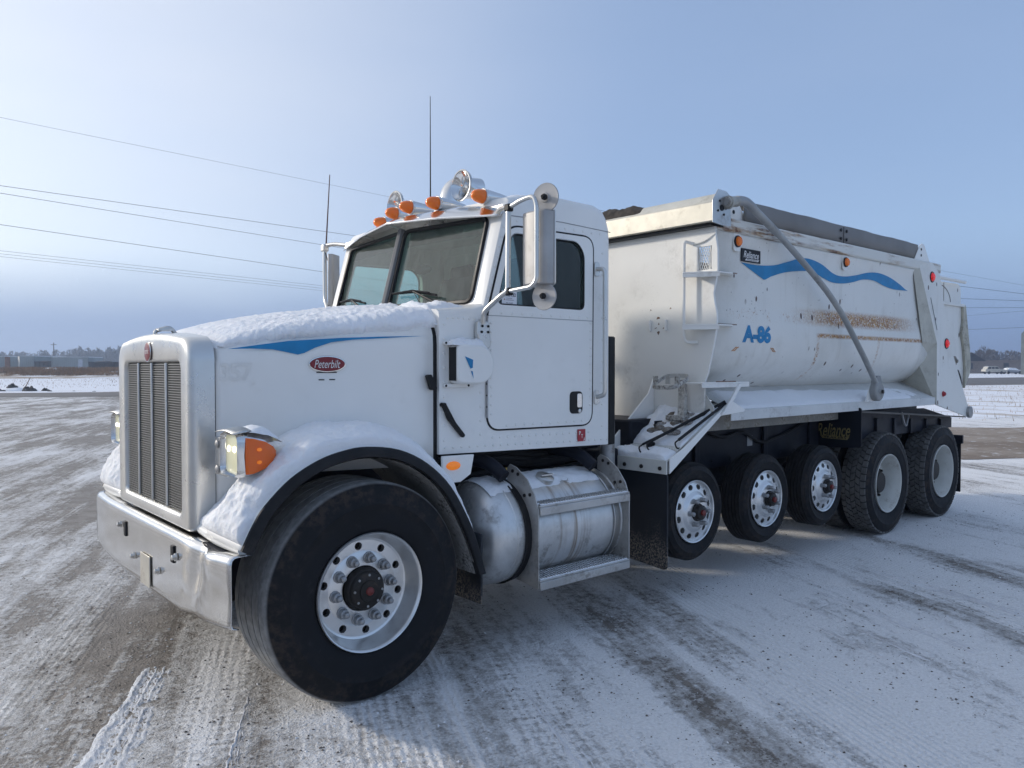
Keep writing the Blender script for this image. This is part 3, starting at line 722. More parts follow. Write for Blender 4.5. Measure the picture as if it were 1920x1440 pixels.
# ---------------- headlights
def headlight(s):
    def y(v): return v if s < 0 else mir(v)
    def bx(m, x0, x1, a, b, z0, z1): a, b = sorted((y(a), y(b))); return m.box(x0, x1, a, b, z0, z1)
    def mp(p): return (p[0], y(p[1]), p[2])
    m = MB()
    def hr(x, hwid, z0, z1, r, yc=3.640): return [mp((x, yc+a, b)) for a, b in rrect(hwid, z0, z1, r, r, 0, 5, 4)]
    m.grid([hr(1.392, .098, 1.208, 1.380, .022), hr(1.372, .103, 1.204, 1.384, .026), hr(1.362, .109, 1.196, 1.392, .034), hr(1.372, .113, 1.190, 1.398, .038), hr(1.42, .115, 1.188, 1.400, .04), hr(1.50, .105, 1.195, 1.395, .045), hr(1.56, .06, 1.22, 1.385, .045)], cv=True)
    h = T('headlight', m, CHROME, smooth=45)
    T('lamp_visor', MB().grid([[mp(p) for p in ((1.345, 3.535+.23*k/8, 1.398+.012*math.sin(PI*k/8)), (1.43, 3.53+.24*k/8, 1.412+.012*math.sin(PI*k/8)))] for k in range(9)]), SATIN, h).modifiers.new('t', 'SOLIDIFY').thickness = .005
    T('lamp_lens', MB().add([mp((1.388-.010*(1-(a/.099)**2)*(1-((b-1.294)/.087)**2), 3.640+a, b)) for a in [-.099+.198*i/6 for i in range(7)] for b in [1.207+.174*j/6 for j in range(7)]], [(i*7+j, i*7+j+1, i*7+j+8, i*7+j+7) for i in range(6) for j in range(6)]), HEADL, h)
    for dy in (-.035, .035):
        T('bulb_glow', MB().lathe([(0, .006), (.012, .005), (.017, 0)], mp((1.381, 3.645+dy, 1.318)), (-1, 0, 0), 12), BULB, h)
    # wrap-around turn signal on the outer side
    sec = [(1.400, 3.526, .086), (1.405, 3.505, .085), (1.43, 3.500, .082), (1.49, 3.512, .064), (1.54, 3.535, .036), (1.562, 3.555, .012)]
    T('turn_signal', MB().grid([[mp((x, yy, 1.293-hz)), mp((x-.004, yy-.008, 1.293)), mp((x, yy, 1.293+hz))] for x, yy, hz in sec]+[[mp((1.562, 3.59, 1.285)), mp((1.562, 3.59, 1.293)), mp((1.562, 3.59, 1.300))]]), DEEPAMB, h, smooth=35)
    for dz in (-.03, .03): T('signal_glow', MB().ball(mp((1.455, 3.495, 1.293+dz)), .013, 10, 6, (1, .4, .7)), AMBERLIT, h)
    T('lamp_bracket', bx(MB(), 1.40, 1.415, 3.76, 3.925, 1.17, 1.36), ALU, h, bev=.006)
    for z in (1.20, 1.325): T('bracket_bolt', MB().lathe([(.02, 0), (.02, .008), (.008, .014)], mp((1.399, 3.875, z)), (-1, 0, 0), 8), GALV, h)
    if s < 0:
        rows = []
        for i in range(15):
            u = i/14; x = 1.42+.16*u; r_ = []
            for j in range(11):
                v = j/10; yy = 3.52+.20*v; e = math.sqrt(max(0, math.sin(PI*u)*math.sin(PI*v)))
                r_.append((x, yy, 1.403-.05*u*u+.04*e+.006*nz(x*30, yy*30)-.004))
            rows.append(r_)
        tag(T('lamp_snow', MB().grid(rows), SNOW, h, smooth=80), kind='stuff')
both(headlight)

# ---------------- wheels (axis along y, outside towards -y on the near side)
def wp(r, a, t): return (r*math.cos(a), -t, r*math.sin(a))
def wl_lathe(prof, n=64): return MB().lathe([(r, t) for r, t in prof], (0, 0, 0), (0, -1, 0), n, cap=False)
def disc_holes(m, r0, r1, n, hr, ha, hb, t, depth, tf=None):
    tf = tf or (lambda r: t)
    for k in range(n):
        a0 = 2*PI*k/n; da = PI/n; q = []; N = 24
        per = [(r1, -da+2*da*i/8) for i in range(8)]+[(r1+(r0-r1)*i/4, da) for i in range(4)]+[(r0, da-2*da*i/8) for i in range(8)]+[(r0+(r1-r0)*i/4, -da) for i in range(4)]
        cx = hr
        out = [wp(r, a0+a, tf(r)) for r, a in per]
        inn = []; back = []
        for r, a in per:
            px, py = r*math.cos(a)-cx, r*math.sin(a); g = math.atan2(py/hb, px/ha)
            X, Y = cx+ha*math.cos(g), hb*math.sin(g); rr = math.hypot(X, Y); aa = math.atan2(Y, X)
            inn.append(wp(rr, a0+aa, tf(rr))); back.append(wp(rr, a0+aa, tf(rr)-depth))
        m.grid([out, inn, back], cv=True)
    return m
def tyre_prof(R, W_, rim, grooves, gd=.010, gw=.006):
    p = [(rim-.004, -.035), (rim+.012, -.012), (rim+.03, -.004), (rim+(R-rim)*.38, .006), (rim+(R-rim)*.55, .007), (rim+(R-rim)*.57, .010), (rim+(R-rim)*.60, .006), (rim+(R-rim)*.82, -.004), (R-.022, -.014), (R-.010, -.024), (R-.003, -.036)]
    q = [(r, -W_-t) for r, t in p][::-1]
    mid = []
    for g in grooves:
        c = -W_*g; mid += [(R, c+gw), (R-gd, c+gw*.7), (R-gd, c-gw*.7), (R, c-gw)]
    return p+mid+q
def nuts(n, r, t, size, L, off=0.0):
    return [(2*PI*(k+off)/n) for k in range(n)]
WK = {}
def wheel_kind(kind):
    d = []
    if kind == 'front':
        R, W_, rim = .562, .42, .298
        d.append(('wheel_rim', disc_holes(wl_lathe([(.262, -.40), (.285, -.38), (.300, -.02), (.306, -.004), (.302, .004), (.294, .0), (.288, -.018), (.283, -.05), (.268, -.075), (.262, -.10), (.251, -.104), (.242, -.108)]), .195, .250, 10, .222, .021, .021, -.104, .03).grid([[wp(r, 2*PI*k/60, t) for k in range(60)] for r, t in ((.2, -.107), (.19, -.100), (.118, -.098), (.112, -.11))], cv=True), RIM))
        d.append(('tyre', wl_lathe(tyre_prof(R, W_, rim, (.22, .40, .60, .78), .012, .005), 96), tyre_mat('steer tyre', R, (.30, .295, .285))))
        d.append(('hub', wl_lathe([(.112, -.10), (.110, -.07), (.104, -.062), (.098, -.06), (.096, -.045), (.088, -.038), (.055, -.034), (.052, -.026), (0, -.024)], 32), HUB))
        d.append(('hub_cap', wl_lathe([(.022, -.03), (.022, -.018), (.018, -.014), (0, -.012)], 20), REDHUB))
        d.append(('brake_drum', wl_lathe([(0, -.15), (.257, -.15), (.257, -.3), (0, -.32)], 32), HUB))
        for k in range(8):
            a = 2*PI*(k+.2)/8; d.append(('hub_bolt', MB().lathe([(.007, 0), (.007, .006), (0, .007)], wp(.080, a, -.040), (0, -1, 0), 6), GALV))
        for k in range(10):
            a = 2*PI*(k+.5)/10; d.append(('lug_nut', MB().lathe([(.031, 0), (.031, .008), (.025, .010), (.024, .036), (.016, .042), (.014, .062), (.007, .067), (0, .068)], wp(.160, a, -.1), (0, -1, 0), 10), GALV))
    elif kind == 'lift':
        R, W_, rim = .368, .23, .226
        tf = lambda r: -.022+(.218-r)*.25
        d.append(('wheel_rim', disc_holes(wl_lathe([(.20, -.2), (.222, -.18), (.230, -.01), (.236, .0), (.231, .006), (.224, .002), (.221, -.018), (.219, -.022), (.208, -.026)]), .150, .218, 12, .186, .020, .026, -.02, .03, tf).grid([[wp(r, 2*PI*k/48, t) for k in range(48)] for r, t in ((.156, -.010), (.142, -.001), (.132, .012), (.122, .018), (.05, .018))], cv=True), RIM))
        d.append(('tyre', wl_lathe(tyre_prof(R, W_, rim, (.16, .30, .43, .57, .70, .84), .009, .004), 72), tyre_mat('lift axle tyre', R, (.022, .021, .021), mud=.3)))
        d.append(('hub', wl_lathe([(.07, .015), (.066, .03), (.058, .034), (.055, .06), (.05, .064), (0, .066)], 24), HUB))
        d.append(('hub_cap', wl_lathe([(.022, .06), (.022, .08), (.017, .084), (0, .085)], 16), REDHUB))
        d.append(('brake_drum', wl_lathe([(0, -.056), (.212, -.056), (.212, -.17), (0, -.2)], 24), HUB))
        for k in range(6):
            a = 2*PI*(k+.3)/6; d.append(('lug_nut', MB().lathe([(.021, 0), (.021, .008), (.016, .01), (.016, .045), (.012, .05), (0, .052)], wp(.098, a, .017), (0, -1, 0), 10), GALV))
    else:
        R, W_, rim = .512, .27, .292
        d.append(('wheel_rim', disc_holes(wl_lathe([(.25, -.24), (.286, -.22), (.292, -.01), (.300, .0), (.296, .007), (.288, .004), (.282, -.02), (.272, -.05), (.255, -.10), (.25, -.15), (.246, -.165), (.236, -.169)]), .18, .245, 10, .214, .020, .024, -.165, .02).grid([[wp(r, 2*PI*k/48, -.165) for k in range(48)] for r in (.18, .11)], cv=True), WRIM))
        d.append(('tyre', wl_lathe(tyre_prof(R, W_, rim, ()), 72), tyre_mat('drive tyre', R, (.05, .047, .044), mud=.4)))
        d.append(('inner_dual_tyre', wl_lathe([(r, t-.325) for r, t in tyre_prof(R, W_, rim, ())], 72), None))
        d.append(('hub', wl_lathe([(.125, -.165), (.12, -.10), (.10, -.075), (.03, -.07), (0, -.07)], 24), HUB))
        m = MB(); NB = 46
        for rr in range(5):
            t0 = -.012-.049*rr; t1 = t0-.044
            for k in range(NB):
                a = 2*PI*(k+.5*(rr % 2))/NB; w = PI/NB*.80; sk = .35*PI/NB*(1 if rr % 2 else -1)
                if rr in (0, 4): sk = 0
                drop = (.008 if rr == 0 else 0); drop2 = (.008 if rr == 4 else 0)
                top = [wp(R+.011-drop, a-w+sk, t0), wp(R+.011-drop, a+w+sk, t0), wp(R+.011, a+w*1.12, (t0+t1)/2), wp(R+.011-drop2, a+w-sk, t1), wp(R+.011-drop2, a-w-sk, t1), wp(R+.011, a-w*.88, (t0+t1)/2)]
                bot = [(p[0]*(R-.008)/(R+.011), p[1], p[2]*(R-.008)/(R+.011)) for p in top]
                m.add(top+bot, [(0, 1, 2, 3, 4, 5)]+[(i, (i+1) % 6, 6+(i+1) % 6, 6+i) for i in range(6)])
        d.append(('tread_blocks', m, M('dusty tread rubber', (.10, .096, .09), .75, var=.35, vs=7, dirt=(.15, .14, .13), amt=.5, ds=5)))
        m2 = MB(); m2.v = [(x, y+.325, z) for x, y, z in m.v]; m2.f = list(m.f)
        d.append(('inner_tread_blocks', m2, None))
        for k in range(10):
            a = 2*PI*(k+.5)/10; d.append(('lug_nut', MB().lathe([(.022, 0), (.02, .02), (.014, .03), (.012, .05), (0, .052)], wp(.155, a, -.163), (0, -1, 0), 8), HUB))
    out = []; last = None
    for n, m, mt in d:
        me = m.mesh(n); finish(me, 35 if 'tread' in n else 45); mt = mt or (MATS.get('dusty tread rubber') if 'tread' in n else tyre_mat('inner drive tyre', R, (.04, .038, .036)))
        me.materials.append(mt); out.append((n, me))
    return out
def wheel(name, kind, x, y, z, s, spin=0.0, steer=0.0):
    if kind not in WK: WK[kind] = wheel_kind(kind)
    root = None
    rot = Matrix.Rotation((PI if s > 0 else 0)+steer, 4, 'Z') @ Matrix.Rotation(spin, 4, 'Y')
    for i, (n, me) in enumerate(WK[kind]):
        if i == 0:
            root = bpy.data.objects.new(name, me); COL.objects.link(root); root.parent = truck
            root.location = V((x, y, z))-WO[truck.name]; root.rotation_euler = rot.to_euler(); WO[root.name] = V((x, y, z))
        else:
            o = bpy.data.objects.new(n, me); COL.objects.link(o); o.parent = root
            if 'tread_blocks' in n: o['kind'] = 'stuff'
for s in (-1, 1):
    Y = lambda v: v if s < 0 else mir(v)
    wheel('front_wheel', 'front', 2.008, Y(3.415), .562, s, .22 if s < 0 else .1)
    for x, z, sp in ((4.785, .628, .3), (5.775, .615, .75), (6.75, .622, .5)):
        wheel('lift_axle_wheel', 'lift', x, Y(3.445), z, s, sp)
    for x, sp in ((8.05, .2), (9.47, .9)):
        wheel('drive_wheel', 'drive', x, Y(3.425), .520, s, sp)

# ---------------- cab (hollow shell cut with real window openings)
def bm_obj(mb):
    me = mb.mesh('tmp'); o = bpy.data.objects.new('tmp', me); COL.objects.link(o); return o
def boolean(base, cutters):
    for c in cutters:
        md = base.modifiers.new('b', 'BOOLEAN'); md.operation = 'DIFFERENCE'; md.object = c; md.solver = 'EXACT'
    dg = bpy.context.evaluated_depsgraph_get(); me = bpy.data.meshes.new_from_object(base.evaluated_get(dg))
    for o in [base]+cutters: bpy.data.objects.remove(o)
    return me
PRO = [(2.60, 1.20), (4.08, 1.165), (4.08, 2.62), (4.075, 2.70), (4.05, 2.765), (4.0, 2.81), (3.92, 2.835), (3.6, 2.84), (3.3, 2.815), (3.14, 2.775), (3.10, 2.72), (2.935, 2.10), (2.86, 2.075), (2.60, 2.05)]
def rounded_body():
    """profile swept across the cab with rounded long edges on top"""
    rows = []
    ys = [(-1.0, .065), (-.993, .03), (-.975, .010), (-.94, 0)]
    allr = ys+[(-y, k) for y, k in ys[::-1]]
    cx, cz = 3.4, 1.8
    for y, k in allr:
        r = []
        for x, z in PRO:
            zz = z-(k*1.0 if z > 2.5 else 0)-(k*.6 if 2.0 < z < 2.5 and x < 2.95 else 0); xx = x-(k*.6 if x > 4.0 else 0)
            r.append((xx, C+y, zz))
        rows.append(r)
    m = MB().grid(rows, cv=True); n = len(PRO)
    m.f.append(tuple(range(n))); m.f.append(tuple(range((len(rows)-1)*n, len(rows)*n))[::-1]); return m
inner = [(2.75, 1.26), (4.03, 1.24), (4.03, 2.68), (3.95, 2.78), (3.3, 2.76), (3.16, 2.70), (2.99, 2.10), (2.75, 2.0)]
win = fil2([(3.03, 2.095), (3.808, 2.095), (3.808, 2.48), (3.74, 2.555), (3.155, 2.548)], .05, 5)
def quad_on_ws(y0, y1, za, zb_, za2=None, zb2=None, r=.05):
    """outline in (y, z); windshield plane x = xw(z)"""
    return fil2([(y0, za), (y1, za2 if za2 else za), (y1, zb2 if zb2 else zb_), (y0, zb_)], r, 5)
def xw(z): return 2.935+(z-2.10)*(3.10-2.935)/(2.72-2.10)
WSN = quad_on_ws(C-.87, C-.035, 2.115, 2.648, 2.125, 2.665)
WSF = [(2*C-y, z) for y, z in WSN][::-1]
base = bm_obj(rounded_body())
cut = [bm_obj(MB().prism(inner, 'y', C-.945, C+.945)), bm_obj(MB().prism(win, 'y', C-1.2, C+1.2)),
       bm_obj(MB().prism(WSN, 'x', 2.7, 3.3)), bm_obj(MB().prism(WSF, 'x', 2.7, 3.3)),
       bm_obj(MB().prism(fil2([(C-.55, 2.12), (C+.55, 2.12), (C+.55, 2.58), (C-.55, 2.58)], .06), 'x', 3.95, 4.2))]
cme = boolean(base, cut)
bm = bmesh.new(); bm.from_mesh(cme)
bmesh.ops.bisect_plane(bm, geom=bm.verts[:]+bm.edges[:]+bm.faces[:], plane_co=(0, C, 0), plane_no=(0, 1, 0))
def vee(p):
    """the windshield is two flat panes meeting in a shallow V"""
    x, y, z = p
    if z > 1.95 and x < 3.32:
        k = min(1, (z-1.95)/.12)*min(1, max(0, (3.32-x)/.1))
        x -= .085*k*max(0, 1-abs(y-C)/.9)
    return (x, y, z)
for v in bm.verts: v.co = vee(v.co)
bm.to_mesh(cme); bm.free(); cme.materials.clear()
cab = place('cab', cme, WHITE, truck, smooth=32)
YN = C-1.0
for WSx, nm in ((WSN, 'windshield'), (WSF, 'windshield')):
    m = MB(); n = len(WSx)
    for off in (.012, .018): m.v += [vee((xw(z)+off, y, z)) for y, z in WSx]
    m.f = [tuple(range(n)), tuple(range(2*n-1, n-1, -1))]
    w = T(nm, m, GLASS, smooth=0)
    gas = MB().tube([vee((xw(z)-.004, y, z)) for y, z in WSx], .016, 6, closed=True)
    T('window_gasket', gas, PLAST, w)
    top = max(z for y, z in WSx); ys_ = [y for y, z in WSx]
    yb0, yb1 = min(ys_)+.03, max(ys_)-.03
    T('tint_band', MB().add([vee((xw(z)+.021, y, z)) for y, z in ((yb0, top-.115), (yb1, top-.115), (yb1, top-.01), (yb0, top-.01))], [(0, 1, 2, 3)]), SHADEG, w, smooth=0)
T('windshield_post', MB().box(2.86, 2.90, C-.03, C+.03, 2.12, 2.14) if 0 else MB().tube([vee((xw(2.11)-.01, C, 2.11)), vee((xw(2.68)-.01, C, 2.68))], .03, 8), M('grey post', (.16, .16, .16), .5))
for s in (-1, 1):
    y = C+s*.985
    w = T('side_window', MB().prism(win, 'y', y-.003, y+.003), GLASSD, smooth=0)
    T('window_gasket', MB().tube([(x, C+s*.998, z) for x, z in win], .009, 6, closed=True), PLAST, w)
T('rear_window', MB().box(4.05, 4.056, C-.56, C+.56, 2.11, 2.59), GLASSD, smooth=0)
p0 = [vee((xw(z)+.0235, y, z)) for y, z in ((C-.80, 2.585), (C-.62, 2.585), (C-.62, 2.635), (C-.80, 2.635))]
T('windshield_sticker', MB().add(p0, [(0, 1, 2, 3)]), M('pale sticker', (.55, .70, .64), .6), smooth=0)
# door: a thin proud skin with a dark gap around
def door(s):
    o = fil2([(2.955, 1.322), (3.885, 1.312), (3.895, 2.60), (3.12, 2.592), (2.952, 2.02)], .10, 8)
    y = C+s*1.0
    def shr(pts, d):
        cx = sum(p[0] for p in pts)/len(pts); cz = sum(p[1] for p in pts)/len(pts)
        out = []
        n = len(pts)
        for i in range(n):
            a, b, c_ = pts[i-1], pts[i], pts[(i+1) % n]
            t = V((c_[0]-a[0], c_[1]-a[1])); nr = V((-t.y, t.x)).normalized() if t.length > 1e-6 else V((0, 0))
            if (V((cx, cz))-V(b)).dot(nr) < 0: nr = -nr
            out.append((b[0]+nr.x*d, b[1]+nr.y*d))
        return out
    bd = bm_obj(MB().prism(shr(o, .004), 'y', min(y, y+s*.006), max(y, y+s*.006)))
    ct = bm_obj(MB().prism([(p[0], p[1]) for p in win], 'y', y-.1, y+.1))
    me = boolean(bd, [ct]); me.materials.clear()
    d = place('door', me, WHITE, truck, smooth=30)
    T('door_seal', MB().tube([(a, y+s*.001, b) for a, b in o], .0075, 6, closed=True), PLAST, d)
    for zz in (2.025, ): T('door_seam', MB().box(2.965, 3.885, min(y+s*.0062, y+s*.0075), max(y+s*.0062, y+s*.0075), zz-.002, zz+.002), M('seam grey', (.3, .3, .3), .6), d)
    hp = fil2([(3.665, 1.395), (3.785, 1.395), (3.785, 1.545), (3.665, 1.545)], .035, 6)
    T('door_handle', MB().prism(hp, 'y', y+s*.003, y+s*.012), PLAST, d, bev=.003)
    T('handle_lever', MB().prism(fil2([(3.728, 1.435), (3.772, 1.435), (3.772, 1.53), (3.728, 1.53)], .012, 3), 'y', y+s*.011, y+s*.018), CHROME, d, bev=.002)
    T('key_lock', MB().lathe([(.014, 0), (.014, .006), (.01, .008), (0, .008)], (3.752, y+s*.012, 1.413), (0, s, 0), 12), SATIN, d)
    for k in range(9):
        z0 = 1.40+.07*k; T('hinge_leaf', MB().tube([(2.951, y+s*.008, z0), (2.951, y+s*.008, z0+.062)], .008, 6), GALV, d)
    return d
both(door)
# rivets of the cab skin
rv = MB()
def rivet(x, y, z, s): rv.lathe([(.0095, 0), (.008, .003), (.004, .0048), (0, .005)], (x, y, z), (0, s, 0), 7)
for s in (-1, 1):
    y = C+s*1.0; yd = y+s*.006
    for k in range(24): rivet(2.64+k*.061, y, 1.225-.024*(k/24)+.012*(1-k/24), s)
    for k in range(15): rivet(3.0+k*.061, y, 1.275-.012*k/15, s)
    for k in range(9): rivet(2.635, y, 1.28+k*.085, s)
    for k in range(7): rivet(2.905, y, 1.30+k*.085, s)
    for k in range(7): rivet(2.66+.04*k, y, 2.0, s)
    for k in range(11): rivet(2.985, yd, 1.42+k*.056, s); rivet(3.865, yd, 1.45+k*.056, s)
    for k in range(10): rivet(3.07+.085*k, yd, 2.045, s)
    for k in range(10): rivet(3.11+.075*k, yd, 1.345, s)
    for k in range(9): rivet(3.99+.0*k, y, 1.3+k*.15, s)
    for k in range(10): rivet(3.2+.085*k, y, 2.63, s)
    for k in range(8): rivet(2.965+.018*k, y, 2.14+.063*k, s)
tag(T('cab_rivets', rv, WHITE, smooth=60), kind='stuff')
T('roof_seam', MB().tube([(3.15, YN-.0005, 2.655), (3.6, YN-.0005, 2.668), (4.07, YN-.0005, 2.655)], .003, 5), M('seam grey', (.3, .3, .3), .6))
# snow on the cowl and roof
def cowl(u, v):
    x = 2.585+(2.86-2.585)*u; y = C-.985+1.97*v
    return (vee((x, y, interp([(2.6, 2.05), (2.86, 2.075), (2.95, 2.10)], x)-.09*max(0, (abs(y-C)-.85)/.135)**2))), (0, 0, 1)
snow_sheet('cowl_snow', cowl, 30, 90, .045, cab, 9.1, 10, .12, .6)
def roof(u, v):
    x = 3.2+.86*u; y = C-.97+1.94*v
    z = interp([(3.14, 2.775), (3.3, 2.815), (3.6, 2.84), (3.92, 2.835), (4.0, 2.81), (4.05, 2.765), (4.08, 2.70)], x)-.05*max(0, (abs(y-C)-.93)/.05)
    return (x, y, z), (0, 0, 1)
snow_sheet('roof_snow', roof, 30, 60, .022, cab, 2.2, 6, .12, .7)
# interior
T('cab_floor', MB().box(2.78, 4.0, C-.9, C+.9, 1.27, 1.30), LINER)
T('cab_headliner', MB().box(3.2, 4.02, C-.93, C+.93, 2.735, 2.75), LINER)
T('cab_back_trim', MB().box(4.015, 4.027, C-.93, C+.93, 1.3, 2.10), LINER)
T('dashboard', MB().prism(fil2([(2.86, 1.75), (3.2, 1.75), (3.24, 1.95), (3.1, 2.085), (2.9, 2.10)], .04), 'y', C-.93, C+.93), DASH)
for s in (-1, 1):
    st = T('seat', MB().box(3.42, 3.85, C+s*.52-.24, C+s*.52+.24, 1.62, 1.76), SEAT, bev=.05)
    T('seat_back', MB().prism(fil2([(3.74, 1.74), (3.86, 1.74), (3.98, 2.42), (3.88, 2.47), (3.8, 2.2)], .04), 'y', C+s*.52-.24, C+s*.52+.24), SEAT, st, bev=.05)
    T('headrest', MB().box(3.88, 3.97, C+s*.52-.14, C+s*.52+.14, 2.40, 2.56), SEAT, st, bev=.04)
T('steering_wheel', MB().tube([(3.28+.09*math.sin(a), C-.52+.22*math.cos(a), 2.0+.20*math.sin(a)) for a in [2*PI*k/28 for k in range(28)]], .016, 8, closed=True).tube([(3.28, C-.52, 2.0), (3.1, C-.52, 1.9)], .03, 8), PLAST)
T('interior_mirror', MB().ball((3.10, C-.10, 2.40), .085, 16, 8, (.25, 1.25, .42)), M('mirror back', (.10, .10, .095), .5))
T('dash_paper', MB().box(2.98, 3.10, C-.80, C-.52, 2.115, 2.122), M('paper', (.75, .75, .72), .8))
T('roof_console', MB().box(3.2, 3.42, C-.35, C+.35, 2.62, 2.735), LINER, bev=.03)

# ---------------- visor, roof lights, horns, aerials, exhaust
vis_t = [(-1.0, 3.17, 2.735), (-.5, 3.10, 2.772), (0, 3.055, 2.785), (.5, 3.10, 2.772), (1.0, 3.17, 2.735)]
vis_f = [(-1.03, 3.06, 2.648), (-.5, 2.945, 2.69), (0, 2.865, 2.715), (.5, 2.945, 2.695), (1.03, 3.09, 2.665)]
rows = []
for k in range(33):
    d = -1.0+2*k/32
    tx, tz = interp([(a, b) for a, b, c in vis_t], d), interp([(a, c) for a, b, c in vis_t], d)
    fx, fz = interp([(a, b) for a, b, c in vis_f], d), interp([(a, c) for a, b, c in vis_f], d)
    y = C+d*1.015
    rows.append([(tx+.03, y, tz+.01), (tx, y, tz+.008), ((tx+fx)/2, y, (tz+fz)/2+.016), (fx, y, fz), (fx-.003, y, fz-.012)])
v = T('sun_visor', MB().grid(rows), CHROME, smooth=30); v.modifiers.new('t', 'SOLIDIFY').thickness = .004
rows = []
for k in range(33):
    d = -1+2*k/32; y = C+d*.99
    p = vee((xw(2.70), y, 2.70)); q = vee((xw(2.665), y, 2.665)); fx, fz = interp([(a, b) for a, b, c in vis_f], d), interp([(a, c) for a, b, c in vis_f], d)
    rows.append([(p[0]-.004, y, 2.72), (q[0]-.006, y, 2.672)])
T('visor_bracket_strip', MB().grid(rows), SATIN)
for d in (-.9, -.45, 0, .45, .9):
    fx, fz = interp([(a, b) for a, b, c in vis_f], d), interp([(a, c) for a, b, c in vis_f], d); p = vee((xw(2.67), C+d, 2.67))
    T('visor_strut', MB().tube([(p[0], C+d, 2.675), (fx+.01, C+d, fz-.004)], .006, 6), SATIN)
def bullet(x, y, z):
    b = T('marker_light', MB().lathe([(.047, .0), (.050, .012), (.049, .02), (.045, .06), (.034, .14), (.018, .24), (0, .27)], (x+.02, y, z), (1, 0, .03), 20), CHROME)
    T('amber_lens', MB().lathe([(.046, .0), (.045, .018), (.040, .046), (.030, .070), (.015, .083), (0, .086)], (x+.018, y, z), (-1, 0, 0), 20), AMBER, b)
    T('lens_rim', MB().tube([(x+.02, y+.049*math.cos(a), z+.049*math.sin(a)) for a in [2*PI*k/20 for k in range(20)]], .004, 6, closed=True), SATIN, b)
for x, y, z in ((3.07, 3.868, 2.80), (3.06, 4.36, 2.833), (3.04, 4.66, 2.850), (3.10, 4.945, 2.856), (3.245, 5.36, 2.862)): bullet(x, y, z)
def horn(x, y, z, k):
    h = T('air_horn', MB().lathe([(.0, .22), (.018, .21), (.028, .10), (.05, .045), (.078, .014), (.098*k, 0), (.100*k, -.004), (.104*k, 0), (.100*k, .004), (.080, .02), (.054, .055), (.038, .12), (.03, .22), (.024, .40), (.02, .55), (.03, .56), (.03, .62), (0, .625)], (x, y, z), (.985, .12, -.10), 28), CHROME)
    T('bell_rim', MB().tube([(x-.004+.0*a, y+.102*k*math.cos(a)-.002, z+.102*k*math.sin(a)) for a in [2*PI*j/32 for j in range(32)]], .006, 6, closed=True), SATIN, h)
    T('horn_stand', MB().tube([(x+.2, y+.02, z-.04), (x+.2, y+.02, 2.82)], .01, 6).tube([(x+.5, y+.05, z-.07), (x+.5, y+.05, 2.83)], .01, 6), SATIN, h)
horn(3.15, 4.17, 2.932, 1.0); horn(3.17, 5.03, 2.945, .95)
T('whip_aerial', MB().tube([(3.24, 4.665, 2.84), (3.24, 4.665, 3.68)], [.006, .0025], 6).lathe([(.02, 0), (.02, .03), (.008, .06)], (3.24, 4.665, 2.83), (0, 0, 1), 10), PLAST)
st = T('exhaust_stack', MB().tube(fillet([(4.27, 5.84, .9), (4.27, 5.84, 3.39), (4.62, 5.84, 3.42)], .22, 10), .10, 24), CHROME)
hs = MB()
for j in range(44):
    for i in range(12):
        a = 2*PI*(i+.5*(j % 2))/12; z = 1.45+j*.028; da = PI/12*.8
        hs.grid([[(4.27+.125*math.cos(a+q), 5.84+.125*math.sin(a+q), z+dz) for q in (-da, 0, da)] for dz in (0, .008, .016)])
tag(T('heat_shield', hs, M('dull heat shield', (.20, .20, .19), .65, .3), st), kind='stuff')
T('stack_bracket', MB().box(4.09, 4.19, 5.5, 5.80, 2.28, 2.33), SATIN, st)
T('muffler_guard', MB().tube([(4.12, 5.62, 1.5), (4.12, 5.62, 2.55)], .012, 8), SATIN, st)

